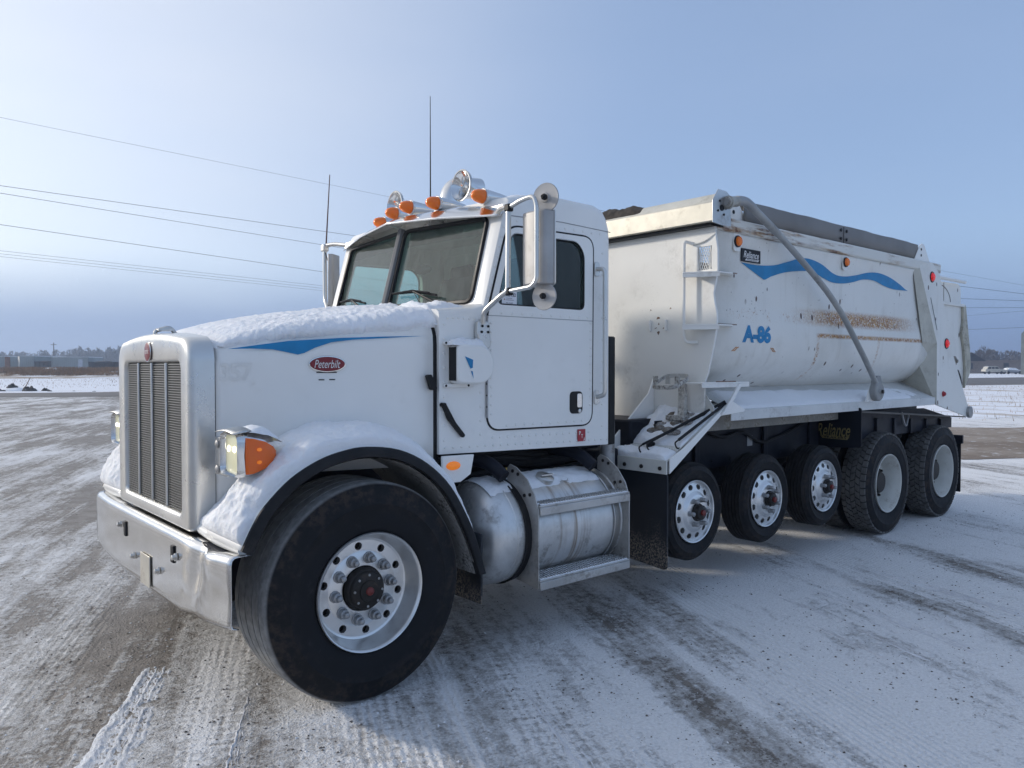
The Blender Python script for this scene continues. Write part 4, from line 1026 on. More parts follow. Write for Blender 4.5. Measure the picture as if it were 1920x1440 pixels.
# ---------------- mirrors
def near_mirror():
    b = T('mirror_bracket', MB().prism(fil2([(2.855, 1.985), (2.945, 1.985), (2.955, 1.83), (2.915, 1.808), (2.87, 1.825), (2.85, 1.90)], .02), 'y', 3.615, 3.652), SATIN, bev=.008)
    for x, z in ((2.885, 1.955), (2.88, 1.92), (2.93, 1.955), (2.93, 1.92)): T('bracket_screw', MB().lathe([(.008, 0), (.008, .004), (0, .005)], (x, 3.614, z), (0, -1, 0), 8), PLAST, b)
    T('mirror_arm', MB().tube(fillet([(2.892, 3.62, 1.97), (2.885, 3.60, 2.04), (2.905, 3.46, 2.13), (2.92, 3.42, 2.15), (2.925, 3.42, 2.62), (2.94, 3.44, 2.648), (3.0, 3.58, 2.665), (3.06, 3.68, 2.665)], .05, 6), .0165, 10), SATIN, b)
    T('mirror_loop', MB().tube(fillet([(2.925, 3.425, 2.635), (2.925, 3.30, 2.665), (2.935, 3.215, 2.672), (2.94, 3.195, 2.62), (2.94, 3.195, 2.20), (2.93, 3.225, 2.163), (2.92, 3.42, 2.150)], .05, 6), .0135, 10), SATIN, b)
    for z in (2.15, 2.635): T('arm_clamp', MB().box(2.905, 2.945, 3.395, 3.44, z-.022, z+.022), PLAST, b, bev=.008)
    prof = [(x, y+.065) for x, y in [(2.972, 3.115), (2.985, 3.100), (3.05, 3.094), (3.05, 3.302), (2.985, 3.296), (2.972, 3.281), (2.962, 3.235), (2.962, 3.165)]]
    h = T('mirror_head', MB().prism(prof, 'z', 2.178, 2.600), MIRW, bev=.01)
    T('mirror_glass', MB().box(3.051, 3.055, 3.173, 3.353, 2.19, 2.59), M('mirror glass', (.9, .9, .9), .03, 1.0, var=0), h)
    T('mirror_head_trim', MB().tube(fillet([(3.048, 3.158, 2.18), (3.048, 3.158, 2.60), (3.048, 3.368, 2.60), (3.048, 3.368, 2.18)], .015, 3, closed=True), .006, 6, closed=True), SATIN, h)
    for z, r, dx in ((2.672, .084, .05), (2.112, .078, .04)):
        c_ = T('convex_mirror', MB().lathe([(0, -.006), (r*.3, -.006), (r*.34, -.001), (r*.92, .002), (r*.98, .001), (r*1.02, .006), (r, .011), (r*.6, .014), (0, .016)], (2.965+dx, 3.205, z), (.96, .28, 0), 28), MIRW)
        T('mirror_stud', MB().lathe([(.018, 0), (.018, .012), (.009, .016), (.009, .03)], (2.965+dx-.012, 3.195, z+(.0)), (-1, -.28, 0), 12), PLAST, c_)
near_mirror()
fb = T('far_mirror_arm', MB().tube(fillet([(3.18, 5.62, 2.70), (3.12, 5.9, 2.745), (3.09, 6.0, 2.74), (3.085, 6.01, 2.68), (3.085, 6.01, 2.27), (3.05, 5.9, 2.215), (2.95, 5.66, 1.98)], .07, 6), .018, 10), SATIN)
T('mirror_bracket', MB().box(3.06, 3.11, 5.98, 6.04, 2.69, 2.75), SATIN, fb, bev=.008)
T('far_mirror_head', MB().prism(fil2([(3.06, 5.905), (3.10, 5.89), (3.20, 5.96), (3.19, 5.985), (3.07, 5.93)], .008, 2), 'z', 2.22, 2.66), MIRW, bev=.006)
T('mirror_wire', MB().tube(fillet([(3.08, 5.99, 2.68), (3.09, 5.96, 2.60), (3.12, 5.94, 2.58), (3.1, 5.93, 2.66)], .02), .004, 5), PLAST, fb)
T('mirror_aerial', MB().tube([(3.10, 6.02, 2.70), (3.12, 5.98, 3.34)], [.007, .004], 6), M('dark red aerial', (.05, .012, .02), .4))

# ---------------- wipers, scoop, latches, handles, stickers
def wiper(y0, sgn):
    def on(y, z, o=-.03): p = vee((xw(z)+o, y, z)); return p
    w = T('wiper_arm', MB().tube([on(y0, 2.115, -.05), on(y0+.02, 2.13, -.06), on(y0+.27, 2.215, -.05)], [.014, .011, .007], 8).ball(on(y0-.01, 2.10, -.05), .022, 10, 6), PLAST)
    T('wiper_blade', MB().tube([on(y0+.04, 2.175), on(y0+.27, 2.212), on(y0+.52, 2.215)], .008, 6).tube([on(y0+.10, 2.195, -.045), on(y0+.27, 2.22, -.055), on(y0+.44, 2.215, -.045)], .006, 6), PLAST, w)
    T('wiper_hose', MB().tube(fillet([on(y0, 2.09, -.06), on(y0+.1, 2.10, -.08), on(y0+.24, 2.205, -.06)], .05), .003, 5), PLAST, w)
wiper(4.06, 1); wiper(4.92, 1)
def scoop(s):
    Y = lambda v: v if s < 0 else mir(v)
    def P2(p, a, b): a, b = sorted((Y(a), Y(b))); return MB().prism(p, 'y', a, b)
    o = fil2([(2.665, 1.612), (2.86, 1.605), (2.938, 1.66), (2.938, 1.775), (2.875, 1.838), (2.665, 1.845)], .04, 5)
    sc = T('air_intake', P2(o, 3.565, 3.659), WHITE, bev=.014)
    T('intake_mouth', MB().add([(2.662, Y(3.578+.07*a), z) for a, z in ((0, 1.63), (1, 1.63), (1, 1.825), (0, 1.825))], [(0, 1, 2, 3)]), PLAST, sc, smooth=0)
    for z in (1.600, 1.850):
        T('intake_flange', P2(fil2([(2.625, z-.011), (2.84, z-.011), (2.84, z+.011), (2.625, z+.011)], .01, 3), 3.640, 3.6585), WHITE, sc, bev=.003)
        for x in (2.635, 2.80): T('flange_screw', MB().lathe([(.007, 0), (.007, .003), (0, .004)], (x, Y(3.640), z), (0, s, 0), 8), PLAST, sc)
    if s < 0:
        for poly in ([(2.715, 1.772), (2.775, 1.752), (2.772, 1.705), (2.755, 1.700), (2.735, 1.735)], [(2.757, 1.688), (2.772, 1.684), (2.778, 1.642)]):
            T('torn_decal', MB().add([(x, 3.5625, z) for x, z in poly], [tuple(range(len(poly)))]), BLUE, sc, smooth=0)
        rows = []
        for i in range(31):
            u = i/30; x = 2.635+.27*u; r_ = []
            for j in range(11):
                vv = j/10; e = math.sqrt(max(0, math.sin(PI*vv)*min(1, 6*min(u, 1-u))))
                r_.append((x, 3.57+.085*vv, interp([(2.63, 1.85), (2.86, 1.838), (2.91, 1.812)], x)+e*(.045+.025*fbm(x*18, vv*3))-.012))
            rows.append(r_)
        tag(T('scoop_snow', MB().grid(rows), SNOW, sc, smooth=80), kind='stuff')
    lt = T('hood_latch', P2(fil2([(2.603, 1.497), (2.628, 1.500), (2.70, 1.385), (2.772, 1.305), (2.755, 1.288), (2.715, 1.33), (2.65, 1.40)], .012, 4), 3.63, 3.655), PLAST, bev=.004)
    T('latch_pin', MB().tube([(2.612, Y(3.655), 1.49), (2.612, Y(3.62), 1.49)], .013, 8), PLAST, lt)
    T('hood_stop', P2(fil2([(2.512, 1.662), (2.538, 1.668), (2.578, 1.592), (2.573, 1.575), (2.54, 1.578)], .008, 3), hood_y(2.55)-.035, hood_y(2.55)-.002), PLAST, bev=.004)
    g = T('grab_handle', MB().tube(fillet([(3.93, Y(3.66), 2.385), (3.945, Y(3.595), 2.385), (3.948, Y(3.595), 1.515), (3.93, Y(3.66), 1.50)], .05, 6), .0155, 10), SATIN)
    for z in (2.385, 1.50): T('handle_foot', P2(fil2([(3.905, z-.05), (3.955, z-.05), (3.955, z+.05), (3.905, z+.05)], .02, 4), 3.650, 3.659), SATIN, g, bev=.003)
both(scoop)
stk = T('window_sticker', MB().box(3.082, 3.205, 3.667, 3.669, 2.102, 2.186), M('white sticker', (.72, .73, .76), .5, var=.02))
text('sticker_number', 'U825132', lambda u, v: (3.143+u, 3.6655, 2.162+v), .105, .022, INKB, stk, bold=.02)
for i, w in enumerate((.05, .065)): T('sticker_print', MB().box(3.115, 3.115+w, 3.6655, 3.666, 2.138-.011*i, 2.142-.011*i), M('grey print', (.3, .3, .34), .6), stk, smooth=0)
T('sticker_logo', MB().add([(3.095, 3.6655, 2.127), (3.110, 3.6655, 2.127), (3.1025, 3.6655, 2.140)], [(0, 1, 2)]), M('brown print', (.42, .30, .24), .6), stk, smooth=0)
text('sticker_footer', 'A86  211,0000', lambda u, v: (3.143+u, 3.6655, 2.110+v), .055, .008, INKB, stk)
rs = T('door_sticker', MB().box(3.742, 3.818, 3.6535, 3.656, 1.204, 1.286), REDST)
for ch, dx, dz in (('P', -.016, .016), ('T', .004, -.006), ('A', .026, -.028)):
    text('sticker_letter', ch, (lambda a, b: (lambda u, v: (3.780+a+u, 3.6525, 1.245+b+v)))(dx, dz), .017, .026, INKW, rs, bold=.02)
T('cowl_vent_pipe', MB().tube(fillet([(4.18, 3.78, .95), (4.18, 3.78, 1.36), (4.24, 3.95, 1.42)], .06), .055, 14), GALV)
T('black_guard_post', MB().box(4.125, 4.20, 3.72, 3.76, 1.15, 1.93), PLAST, bev=.012)

# ---------------- fuel tanks and steps
def tank(s):
    Y = lambda v: v if s < 0 else mir(v)
    yc, zc, R = Y(3.79), .672, .328
    t = T('fuel_tank', MB().lathe([(0, -.005), (.12, .0), (.20, .012), (.27, .040), (.305, .075), (.322, .115), (R, .15), (R, .20), (R+.004, .203), (R+.004, .209), (R, .212), (R, 1.14), (R+.004, 1.143), (R, 1.15), (.31, 1.19), (.25, 1.23), (0, 1.25)], (2.835, yc, zc), (1, 0, 0), 64), TANK, smooth=45)
    for x in (3.10, 3.90): T('tank_strap', MB().tube([(x, yc+(R+.008)*math.cos(a), zc+(R+.008)*math.sin(a)) for a in [2*PI*k/48 for k in range(48)]], .006, 6, closed=True).lathe([(R+.003, 0), (R+.006, .002), (R+.006, .058), (R+.003, .06)], (x+.0, yc, zc), (1, 0, 0), 48, cap=False), BLACK if x < 3.5 else ALU, t)
    cp = T('filler_cap', MB().lathe([(.055, 0), (.06, .015), (.06, .04), (.05, .046), (0, .048)], (3.43, Y(3.66), .962), (0, -.42 if s < 0 else .42, .9), 20), SATIN, t)
    T('cap_lever', MB().box(3.38, 3.48, Y(3.63)-.012, Y(3.63)+.012, 1.004, 1.014), SATIN, cp)
    both_x = (3.145, 3.975)
    for i, x in enumerate(both_x):
        poly = [(3.395, .365), (3.395, .84), (3.43, .93), (3.50, 1.02), (3.60, 1.085), (3.66, 1.10), (3.685, 1.075)]
        for k in range(0, 15):
            a = math.radians(108+k*9.2); poly.append((3.79+(R+.012)*math.cos(a), zc+(R+.012)*math.sin(a)))
        poly = [(Y(a), b) for a, b in poly]
        br = T('step_bracket', MB().prism(poly, 'x', x-.004, x+.004), M('muddy aluminium plate', (.50, .48, .45), .45, .6, var=.2, vs=4, dirt=(.12, .095, .07), amt=.5, ds=5), t)
        for yy, zz in ((3.47, .93), (3.52, .92), (3.63, 1.06), (3.58, 1.045)): T('bracket_bolt', MB().lathe([(.012, 0), (.012, .006), (0, .008)], (x-.004, Y(yy), zz), (-1, 0, 0), 6), HUB, br)
    # two step treads with raised grip teeth
    for (y0, y1, z, nm) in ((3.388, 3.50, .872, 'upper_step'), (3.388, 3.59, .418, 'lower_step')):
        a, b = sorted((Y(y0), Y(y1)))
        sp = T('step', MB().box(3.15, 3.97, a, b, z-.012, z).box(3.15, 3.97, Y(y0)-.004, Y(y0)+.004, z-.062, z-.0125), ALU, t, bev=.003)
        teeth = MB(); nr = int((y1-y0)/.034)
        for j in range(nr):
            yy = y0+.02+j*.034
            for k in range(36): 
                x = 3.17+k*.0222+(.011 if j % 2 else 0); teeth.prism([(x, z+.0005), (x+.012, z+.0005), (x+.010, z+.012), (x+.002, z+.012)], 'y', Y(yy)-.008, Y(yy)+.008)
        tag(T('grip_teeth', teeth, ALU, sp, smooth=0), kind='stuff')
        sn = MB()
        for j in range(nr):
            yy = y0+.004+j*.034
            sn.grid([[(3.16+.8*i/40, Y(yy+.003+.024*q), z+(.007+.004*nz(i*.5, j))*math.sin(PI*q)) for q in (0, .25, .5, .75, 1)] for i in range(41)])
        tag(T('step_snow', sn, SNOW, sp, smooth=80), kind='stuff')
    rows = []
    for i in range(61):
        u = i/60; x = 2.93+1.03*u; r_ = []
        for j in range(25):
            vv = j/24; a = math.radians(62+66*vv) if s < 0 else math.radians(118-66*vv)
            e = max(0, min(1, min(vv, 1-vv)/.16, min(u, 1-u)/.08))
            f = 1 if fbm(x*5, vv*3, 2.2) > -.55 else .1
            if 3.12 < x < 3.17: f = 0
            rr = R+.016*e*f*(1+.5*fbm(x*14, vv*9))-.004
            r_.append((x, yc-rr*math.cos(a)*(1 if s < 0 else 1)*(-1), zc+rr*math.sin(a)) if s > 0 else (x, yc+rr*math.cos(a), zc+rr*math.sin(a)))
        rows.append(r_)
    tag(T('tank_snow', MB().grid(rows), SNOW, t, smooth=80), kind='stuff')
    for x0 in (2.98, 3.78):
        T('hanger_arm', MB().tube(fillet([(x0, Y(4.15), 1.10), (x0+.02, Y(3.9), 1.13), (x0+.05, Y(3.72), 1.11), (x0+.08, Y(3.62), 1.03)], .1), .045, 10), FRAME, t)
both(tank)

# ---------------- lift-axle fender platform, mud flaps
def platform(s):
    Y = lambda v: v if s < 0 else mir(v)
    def bx(x0, x1, a, b, z0, z1): a, b = sorted((Y(a), Y(b))); return MB().box(x0, x1, a, b, z0, z1)
    def slope(pts, a, b, th=.012):
        a, b = sorted((Y(a), Y(b))); return MB().prism(pts+[(x, z-th) for x, z in pts[::-1]], 'y', a, b)
    top = [(4.40, 1.035), (4.56, 1.085), (4.57, 1.115), (5.08, 1.385), (5.2, 1.42)]
    f = T('axle_fender', slope(top, 3.425, 3.975), CREAM, bev=.003)
    T('fender_side_plate', MB().prism([(4.425, .945), (4.43, 1.055), (4.58, 1.115), (5.19, 1.452), (5.385, 1.372), (5.36, 1.355), (5.05, 1.335)], 'y', Y(3.405), Y(3.42)), WHITE, f, bev=.003)
    T('fender_inner_plate', MB().prism([(4.40, 1.0), (4.40, 1.10), (4.9, 1.50), (4.96, 1.62), (4.96, 1.2)], 'y', Y(3.98), Y(3.995)), WHITE, f, bev=.003)
    T('front_lip', bx(4.385, 4.399, 3.405, 3.99, .945, 1.045), CREAM, f, bev=.003)
    for yy in (3.46, 3.63, 3.79, 3.94): T('lip_bolt', MB().lathe([(.016, 0), (.016, .008), (0, .011)], (4.384, Y(yy), .985), (-1, 0, 0), 6), HUB, f)
    m = MB(); 
    for k in range(26):
        yy = 3.44+k*.0205; a, b = sorted((Y(yy), Y(yy+.012))); m.box(4.556, 4.572, a, b, 1.085, 1.118)
    tag(T('tread_strip', m, WHITE, f, smooth=0), kind='stuff')
    mf = T('mud_flap', MB().prism([(Y(a), z) for a, z in fil2([(3.41, .955), (3.985, .955), (3.985, .34), (3.80, .285), (3.60, .27), (3.41, .255)], .04)], 'x', 4.402, 4.416), FLAP)
    if s < 0:
        def sl(u, v): 
            x = 4.585+.52*u; y = 3.43+.54*v
            return (x, y, interp(top, x)), (-.4, 0, .9)
        def mk(u, v, p): return max(0, min(1.3, .55+1.6*u*v+.5*fbm(p.x*3, p.y*3)))
        snow_sheet('platform_snow', sl, 46, 46, .05, f, 6.6, 7, .10, .55, mk)
        snow_sheet('ledge_snow', lambda u, v: ((4.405+.145*u, 3.43+.535*v, 1.037+.045*u), (-.3, 0, .9)), 16, 40, .055, f, 3.6, 6, .22, .4)
        for (a, b, r_) in (((5.13, 3.425, 1.43), (4.50, 3.64, 1.145), .011), ((5.14, 3.42, 1.415), (4.46, 3.68, 1.125), .010), ((5.10, 3.425, 1.40), (4.60, 3.46, 1.165), .011)):
            mid = [tuple(p+(q-p)*t for p, q in zip(a, b)) for t in (0, .35, .7, 1)]
            mid = [(p[0], p[1], p[2]+.012) for p in mid]
            sb = T('bungee_strap', MB().tube(mid, r_, 8), BLACK)
            T('strap_hook', MB().tube(fillet([mid[-1], (mid[-1][0]-.05, mid[-1][1], mid[-1][2]-.02), (mid[-1][0]-.05, mid[-1][1]-.02, mid[-1][2]-.06), (mid[-1][0]-.01, mid[-1][1]-.02, mid[-1][2]-.06)], .02), .006, 6), BLACK, sb)
        T('strap_clip', MB().box(4.53, 4.60, 3.67, 3.71, 1.10, 1.145), PLAST, bev=.008)
        rp = []
        for k in range(40):
            a = 2*PI*k/40; rp.append((math.copysign(abs(math.cos(a))**.55, math.cos(a))*.105, math.copysign(abs(math.sin(a))**.55, math.sin(a))*.125))
        band = MB().grid([[(4.78+x*q, 3.675+y*q, z-.01+x*.42) for x, y in rp] for q, z in ((1, 1.592), (1, 1.624), (.94, 1.624), (.94, 1.592))], cu=True, cv=True)
        RING = M('chipped white steel', (.60, .58, .53), .6, var=.2, vs=10, dirt=(.06, .04, .03), amt=.95, ds=5)
        hr = T('holder_ring', band, RING, smooth=40)
        T('ring_post', MB().prism([(4.87, 1.30), (4.93, 1.30), (4.915, 1.61), (4.885, 1.61)], 'y', 3.62, 3.68).box(4.80, 4.93, 3.58, 3.74, 1.30, 1.335), RING, hr, bev=.004)
        for a in (.8, 2.0, 4.2): T('ring_tab', MB().box(4.78+.112*math.cos(a)-.006, 4.78+.112*math.cos(a)+.006, 3.675+.12*math.sin(a)-.02, 3.675+.12*math.sin(a)+.02, 1.575, 1.64), RING, hr)
        lump = MB()
        for k in range(24):
            x, y = 4.7+.3*random.random(), 3.55+.35*random.random(); lump.ball((x, y, interp(top, x)+.02), .03+.03*random.random(), 8, 5, (1, 1, .6))
        tag(T('frozen_mud', lump, M('frozen mud', (.16, .13, .1), .9, var=.4, vs=20, bump=.4, bs=60, dirt=(.6, .6, .6), amt=.8, ds=16), f, smooth=60), kind='stuff')
both(platform)
both(lambda s: T('side_flap', MB().prism([((y if s < 0 else mir(y)), z) for y, z in fil2([(3.385, 1.32), (3.975, 1.29), (3.975, .90), (3.385, .935)], .03)], 'x', 7.34, 7.352), M('dark mud flap', (.010, .012, .018), .5, dirt=(.05, .045, .04), amt=.2)))
text('flap_lettering', 'Reliance', lambda u, v: (7.3385, 3.66-u, 1.09+v+u*.03), .34, .13, GOLD, truck, shear=.3, bold=.012)
T('flap_underline', MB().add([(7.3385, y, z) for y, z in ((3.80, 1.035), (3.77, 1.005), (3.52, 1.000), (3.50, 1.028))], [(0, 1, 2, 3)]), GOLD, smooth=0)
text('flap_small_lettering', 'TRAILERS', lambda u, v: (7.3375, 3.645-u, 1.0165+v), .23, .02, INKB, truck, bold=.02)
both(lambda s: T('rear_mud_flap', MB().box(10.02, 10.034, *sorted(((3.43 if s < 0 else mir(3.43)), (4.05 if s < 0 else mir(4.05)))), .22, .87), BLACK, bev=.01))
both(lambda s: T('flap_hanger', MB().box(9.98, 10.0195, *sorted(((3.40 if s < 0 else mir(3.40)), (4.1 if s < 0 else mir(4.1)))), .80, .90), FRAME, bev=.006))

# ---------------- dump box
TUB = [(1.235, 2.75), (1.215, 2.66), (1.205, 2.50), (1.200, 2.30), (1.196, 2.20), (1.203, 2.10), (1.205, 2.02), (1.200, 1.92), (1.175, 1.80), (1.12, 1.70), (1.03, 1.62), (.92, 1.555), (.78, 1.49), (.6, 1.44), (.35, 1.40), (0, 1.385)]
def tub_y(z): return C-interp(sorted((b, a) for a, b in TUB), z)
prof = [(-a, b) for a, b in TUB]+[(a, b) for a, b in TUB[::-1]][1:]
def smooth_prof(p, n=4):
    out = []
    for k in range((len(p)-1)*n+1): out.append(cr(p, k/((len(p)-1)*n)))
    return out
prof = smooth_prof(prof, 3)
tub = T('dump_tub', MB().grid([[(x, C+a, b) for a, b in prof] for x in (4.985, 5.6, 6.65, 7.86, 8.8, 9.3)]), BOXW, smooth=50)
tub.modifiers.new('t', 'SOLIDIFY').thickness = .02
bk = [(3.41, 2.78), (3.405, 2.70), (3.388, 2.60), (3.386, 2.45), (3.40, 2.36), (3.422, 2.27), (3.412, 2.20), (3.392, 2.12), (3.390, 2.06), (3.398, 1.97), (3.412, 1.90), (3.44, 1.78), (3.468, 1.66), (3.50, 1.585), (3.50, 1.25)]
hole = [(3.435, 2.452), (3.555, 2.452), (3.565, 2.63), (3.437, 2.63)]
bb = bm_obj(MB().prism([(a, b) for a, b in bk]+[(mir(a), b) for a, b in bk[::-1]], 'x', 4.965, 4.985))
bme = boolean(bb, [bm_obj(MB().prism(hole, 'x', 4.9, 5.05))]); bme.materials.clear()
BULK = M('bulkhead paint', (.80, .785, .74), .42, var=.06, vs=1.2, dirt=(.45, .43, .39), amt=.3, ds=1.8, coat=.15, speck=.35)
bulk = place('front_bulkhead', bme, BULK, truck, smooth=30)
m = MB()
for k in range(-6, 12):
    y0 = 3.43+k*.022
    m.tube([(4.972, y0, 2.45), (4.972, y0+.09, 2.632)], .003, 4); m.tube([(4.977, y0, 2.632), (4.977, y0+.09, 2.45)], .003, 4)
m.v = [(x, min(3.57, max(3.432, y)), z) for x, y, z in m.v]
tag(T('vent_mesh', m, WHITE, bulk), kind='stuff')
T('grab_rail', MB().tube(fillet([(4.962, 3.60, 2.66), (4.90, 3.64, 2.675), (4.90, 3.645, 2.64), (4.90, 3.645, 1.94), (4.90, 3.62, 1.90), (4.962, 3.56, 1.90)], .04, 5), .013, 8), BULK, bulk)
T('rail_top_rod', MB().tube(fillet([(4.955, 3.62, 2.655), (4.955, 3.5, 2.665), (4.965, 3.40, 2.72)], .05), .006, 6), BULK, bulk)
for z, x1, wy in ((2.425, 5.27, 3.335), (2.028, 5.27, 3.335), (1.588, 5.43, 3.34)):
    a = [(4.82, 3.60), (4.965, wy+.03), (5.12, wy+.02), (x1, 3.46), (x1, 3.52), (4.97, 3.52), (4.97, 3.62)] if z > 1.7 else [(4.80, 3.56), (4.80, 3.40), (x1, 3.40), (x1, 3.50), (5.0, 3.52), (5.0, 3.56)]
    stp = T('corner_step', MB().prism(a, 'z', z-.006, z+.006).prism([(4.82, 3.60), (4.965, wy+.03), (4.965, wy+.045), (4.835, 3.605)] if z > 1.7 else [(4.80, 3.40), (x1, 3.40), (x1, 3.412), (4.80, 3.412)], 'z', z-.035, z-.0065), BULK, bev=.002)
    m = MB()
    for k in range(18): m.box(4.98+k*.015, 4.986+k*.015, wy+.06, wy+.065, z+.006, z+.014)
    tag(T('step_serration', m, RUSTY, stp, smooth=0), kind='stuff')
T('fender_brace', MB().prism([(5.27, 1.58), (5.315, 1.58), (5.09, 1.345), (5.04, 1.345)], 'y', 3.384, 3.402), WHITE, bev=.003)
T('corner_gusset', MB().prism([(3.43, 1.30), (3.43, 1.40), (3.56, 1.575), (3.95, 1.575), (3.95, 1.30)], 'x', 4.99, 5.0), CREAM)
# bracket with rust scars on the bulkhead
for yy in (4.02, 3.86):
    T('bulkhead_lug', MB().box(4.945, 4.9645, yy-.009, yy+.012, 2.0, 2.09), BULK, bulk, bev=.004)
for pts in (((3.985, 2.015), (3.955, 2.025), (3.962, 2.03)), ((3.955, 1.99), (3.94, 1.965), (3.925, 1.995), (3.94, 2.0)), ((3.925, 2.10), (3.96, 2.095), (3.95, 2.115), (3.93, 2.112)), ((3.90, 2.015), (3.87, 2.02), (3.885, 2.03)), ((4.03, 2.165), (4.01, 2.17), (4.02, 2.18)), ((3.83, 2.17), (3.81, 2.175), (3.82, 2.185)), ((3.945, 2.05), (3.935, 2.07), (3.93, 2.05))):
    T('bulkhead_scar', MB().add([(4.9635, y, z) for y, z in pts], [tuple(range(len(pts)))]), RUSTY, bulk, smooth=0)
# top rails, tarp side boards, tarp housing
def rail(s):
    Y = lambda v: v if s < 0 else mir(v)
    def bx(x0, x1, a, b, z0, z1): a, b = sorted((Y(a), Y(b))); return MB().box(x0, x1, a, b, z0, z1)
    T('top_rail', bx(4.99, 9.3, 3.405, 3.52, 2.752, 2.862), RAIL, bev=.02)
    rows = []
    for k in range(61):
        x = 5.42+(8.78-5.42)*k/60; zt = 3.037+.003*math.sin(k*.4)+.004*nz(k*.3)-.02*math.exp(-((x-5.42)/.15)**2)
        rows.append([(x, Y(3.45+.0*k), 2.865), (x, Y(3.452+.003*nz(x*3)), 2.95), (x, Y(3.455+.003*nz(x*2, 4)), zt-.006), (x, Y(3.462), zt), (x, Y(3.6), zt-.03)])
    tp = T('tarp_board', MB().grid(rows), GREYT, smooth=50); tp.modifiers.new('t', 'SOLIDIFY').thickness = .006
    for x in (7.02, 7.13):
        for z in (2.905, 2.985): T('board_bolt', MB().lathe([(.016, 0), (.016, .006), (0, .01)], (x, Y(3.445), z), (0, s, 0), 8), PLAST, tp)
    T('board_joint', MB().box(7.074, 7.080, Y(3.446)-.002, Y(3.446)+.002, 2.87, 3.02), PLAST, tp)
    g1 = T('tarp_end_plate', MB().prism([(5.09, 2.863), (5.09, 3.0), (5.22, 3.04), (5.36, 3.02), (5.50, 2.863)], 'y', Y(3.47), Y(3.478)), WHITE)
    T('plate_hole', MB().lathe([(.016, 0), (.016, .003), (0, .004)], (5.30, Y(3.47), 2.93), (0, s, 0), 10), PLAST, g1)
    g2 = T('tarp_end_plate', MB().prism([(8.66, 2.863), (8.80, 3.03), (8.86, 3.05), (8.92, 3.035), (9.06, 2.863)], 'y', Y(3.44), Y(3.448)), WHITE)
    for z in (2.92, 2.985): T('plate_hole', MB().lathe([(.014, 0), (.014, .003), (0, .004)], (8.83, Y(3.44), z), (0, s, 0), 10), PLAST, g2)
both(rail)
hp_ = [(4.862, 2.792), (4.862, 2.935), (4.955, 3.012), (5.08, 3.012), (5.08, 2.79)]
hou = T('tarp_housing', MB().prism(hp_, 'y', 3.36, mir(3.36)), M('weathered tarp housing', (.66, .62, .52), .45, .35, var=.10, vs=6, dirt=(.42, .38, .30), amt=.4, ds=5), bev=.006)
for s in (-1, 1):
    Y = lambda v: v if s < 0 else mir(v)
    e = T('housing_end_cap', MB().prism([(4.852, 2.78), (4.852, 2.945), (4.92, 3.035), (5.03, 3.03), (5.075, 3.005), (5.09, 2.775), (4.98, 2.77)], 'y', Y(3.352), Y(3.359)), ALU, hou, bev=.002)
    T('end_bearing', MB().lathe([(.024, 0), (.024, .004), (0, .005)], (4.965, Y(3.352), 2.90), (0, s, 0), 14), PLAST, hou)
    for a in range(4): T('end_bolt', MB().lathe([(.009, 0), (.009, .006), (0, .008)], (4.965+.055*math.cos(a*PI/2+.5), Y(3.352), 2.90+.055*math.sin(a*PI/2+.5)), (0, s, 0), 6), HUB, hou)
T('housing_underside', MB().box(4.90, 5.06, 3.40, mir(3.40), 2.770, 2.789), PLAST, hou)
rows = []
for i in range(61):
    u = i/60; y = 4.06+1.5*u; r_ = []
    for j in range(13):
        vv = j/12; x = 4.88+.20*vv; e = max(0, min(1, min(vv, 1-vv)*6, min(u, 1-u)*9)); z0 = interp([(4.862, 2.935), (4.955, 3.014), (5.08, 3.014)], x)
        r_.append((x, y, z0-.006+e*(.035+.03*fbm(y*9, x*12))))
    rows.append(r_)
tag(T('dirt_crust', MB().grid(rows), M('dark load dirt', (.05, .042, .035), .95, var=.5, vs=25, bump=.5, bs=70), hou, smooth=80), kind='stuff')
# tarp arm with motor
arm = T('tarp_arm', MB().tube(fillet([(7.56, 3.335, 1.52), (7.319, 3.33, 1.75), (7.097, 3.33, 1.948), (6.832, 3.33, 2.183), (6.532, 3.33, 2.381), (6.25, 3.33, 2.531), (5.898, 3.33, 2.704), (5.569, 3.33, 2.857), (5.30, 3.33, 2.965), (5.22, 3.33, 2.985), (5.12, 3.33, 2.97), (4.99, 3.335, 2.945)], .14, 6), .026, 14), ARM)
T('arm_sleeve', MB().tube([(5.72, 3.33, 2.787), (5.33, 3.33, 2.953)], .031, 14), ARM, arm)
T('arm_elbow', MB().tube(fillet([(5.35, 3.33, 2.945), (5.24, 3.33, 2.985), (5.13, 3.33, 2.972)], .08, 6), .037, 14), GALV, arm)
T('arm_pivot_tube', MB().tube([(5.13, 3.33, 2.965), (5.0, 3.335, 2.945)], .04, 14).lathe([(.05, 0), (.05, .02)], (5.02, 3.335, 2.946), (1, 0, 0), 14), M('arm pivot paint', (.45, .44, .40), .5, .2, dirt=(.1, .07, .05), amt=.6, ds=14), arm)
mo = T('tarp_motor', MB().lathe([(.085, -.035), (.095, -.025), (.095, .025), (.085, .035), (.03, .037), (.03, .045), (0, .046)], (7.56, 3.34, 1.475), (0, -1, 0), 28).prism([(7.465, 1.475), (7.655, 1.475), (7.58, 1.625), (7.515, 1.625)], 'y', 3.312, 3.368), M('grey motor housing', (.30, .30, .29), .55, .1, dirt=(.15, .13, .11), amt=.4), bev=.004)
T('motor_bolt', MB().lathe([(.02, 0), (.02, .012), (0, .014)], (7.57, 3.29, 1.47), (0, -1, 0), 6), HUB, mo)
T('motor_mount', MB().prism([(7.42, 1.375), (7.60, 1.375), (7.56, 1.50), (7.50, 1.50)], 'y', 3.37, 3.39), WHITE, mo)
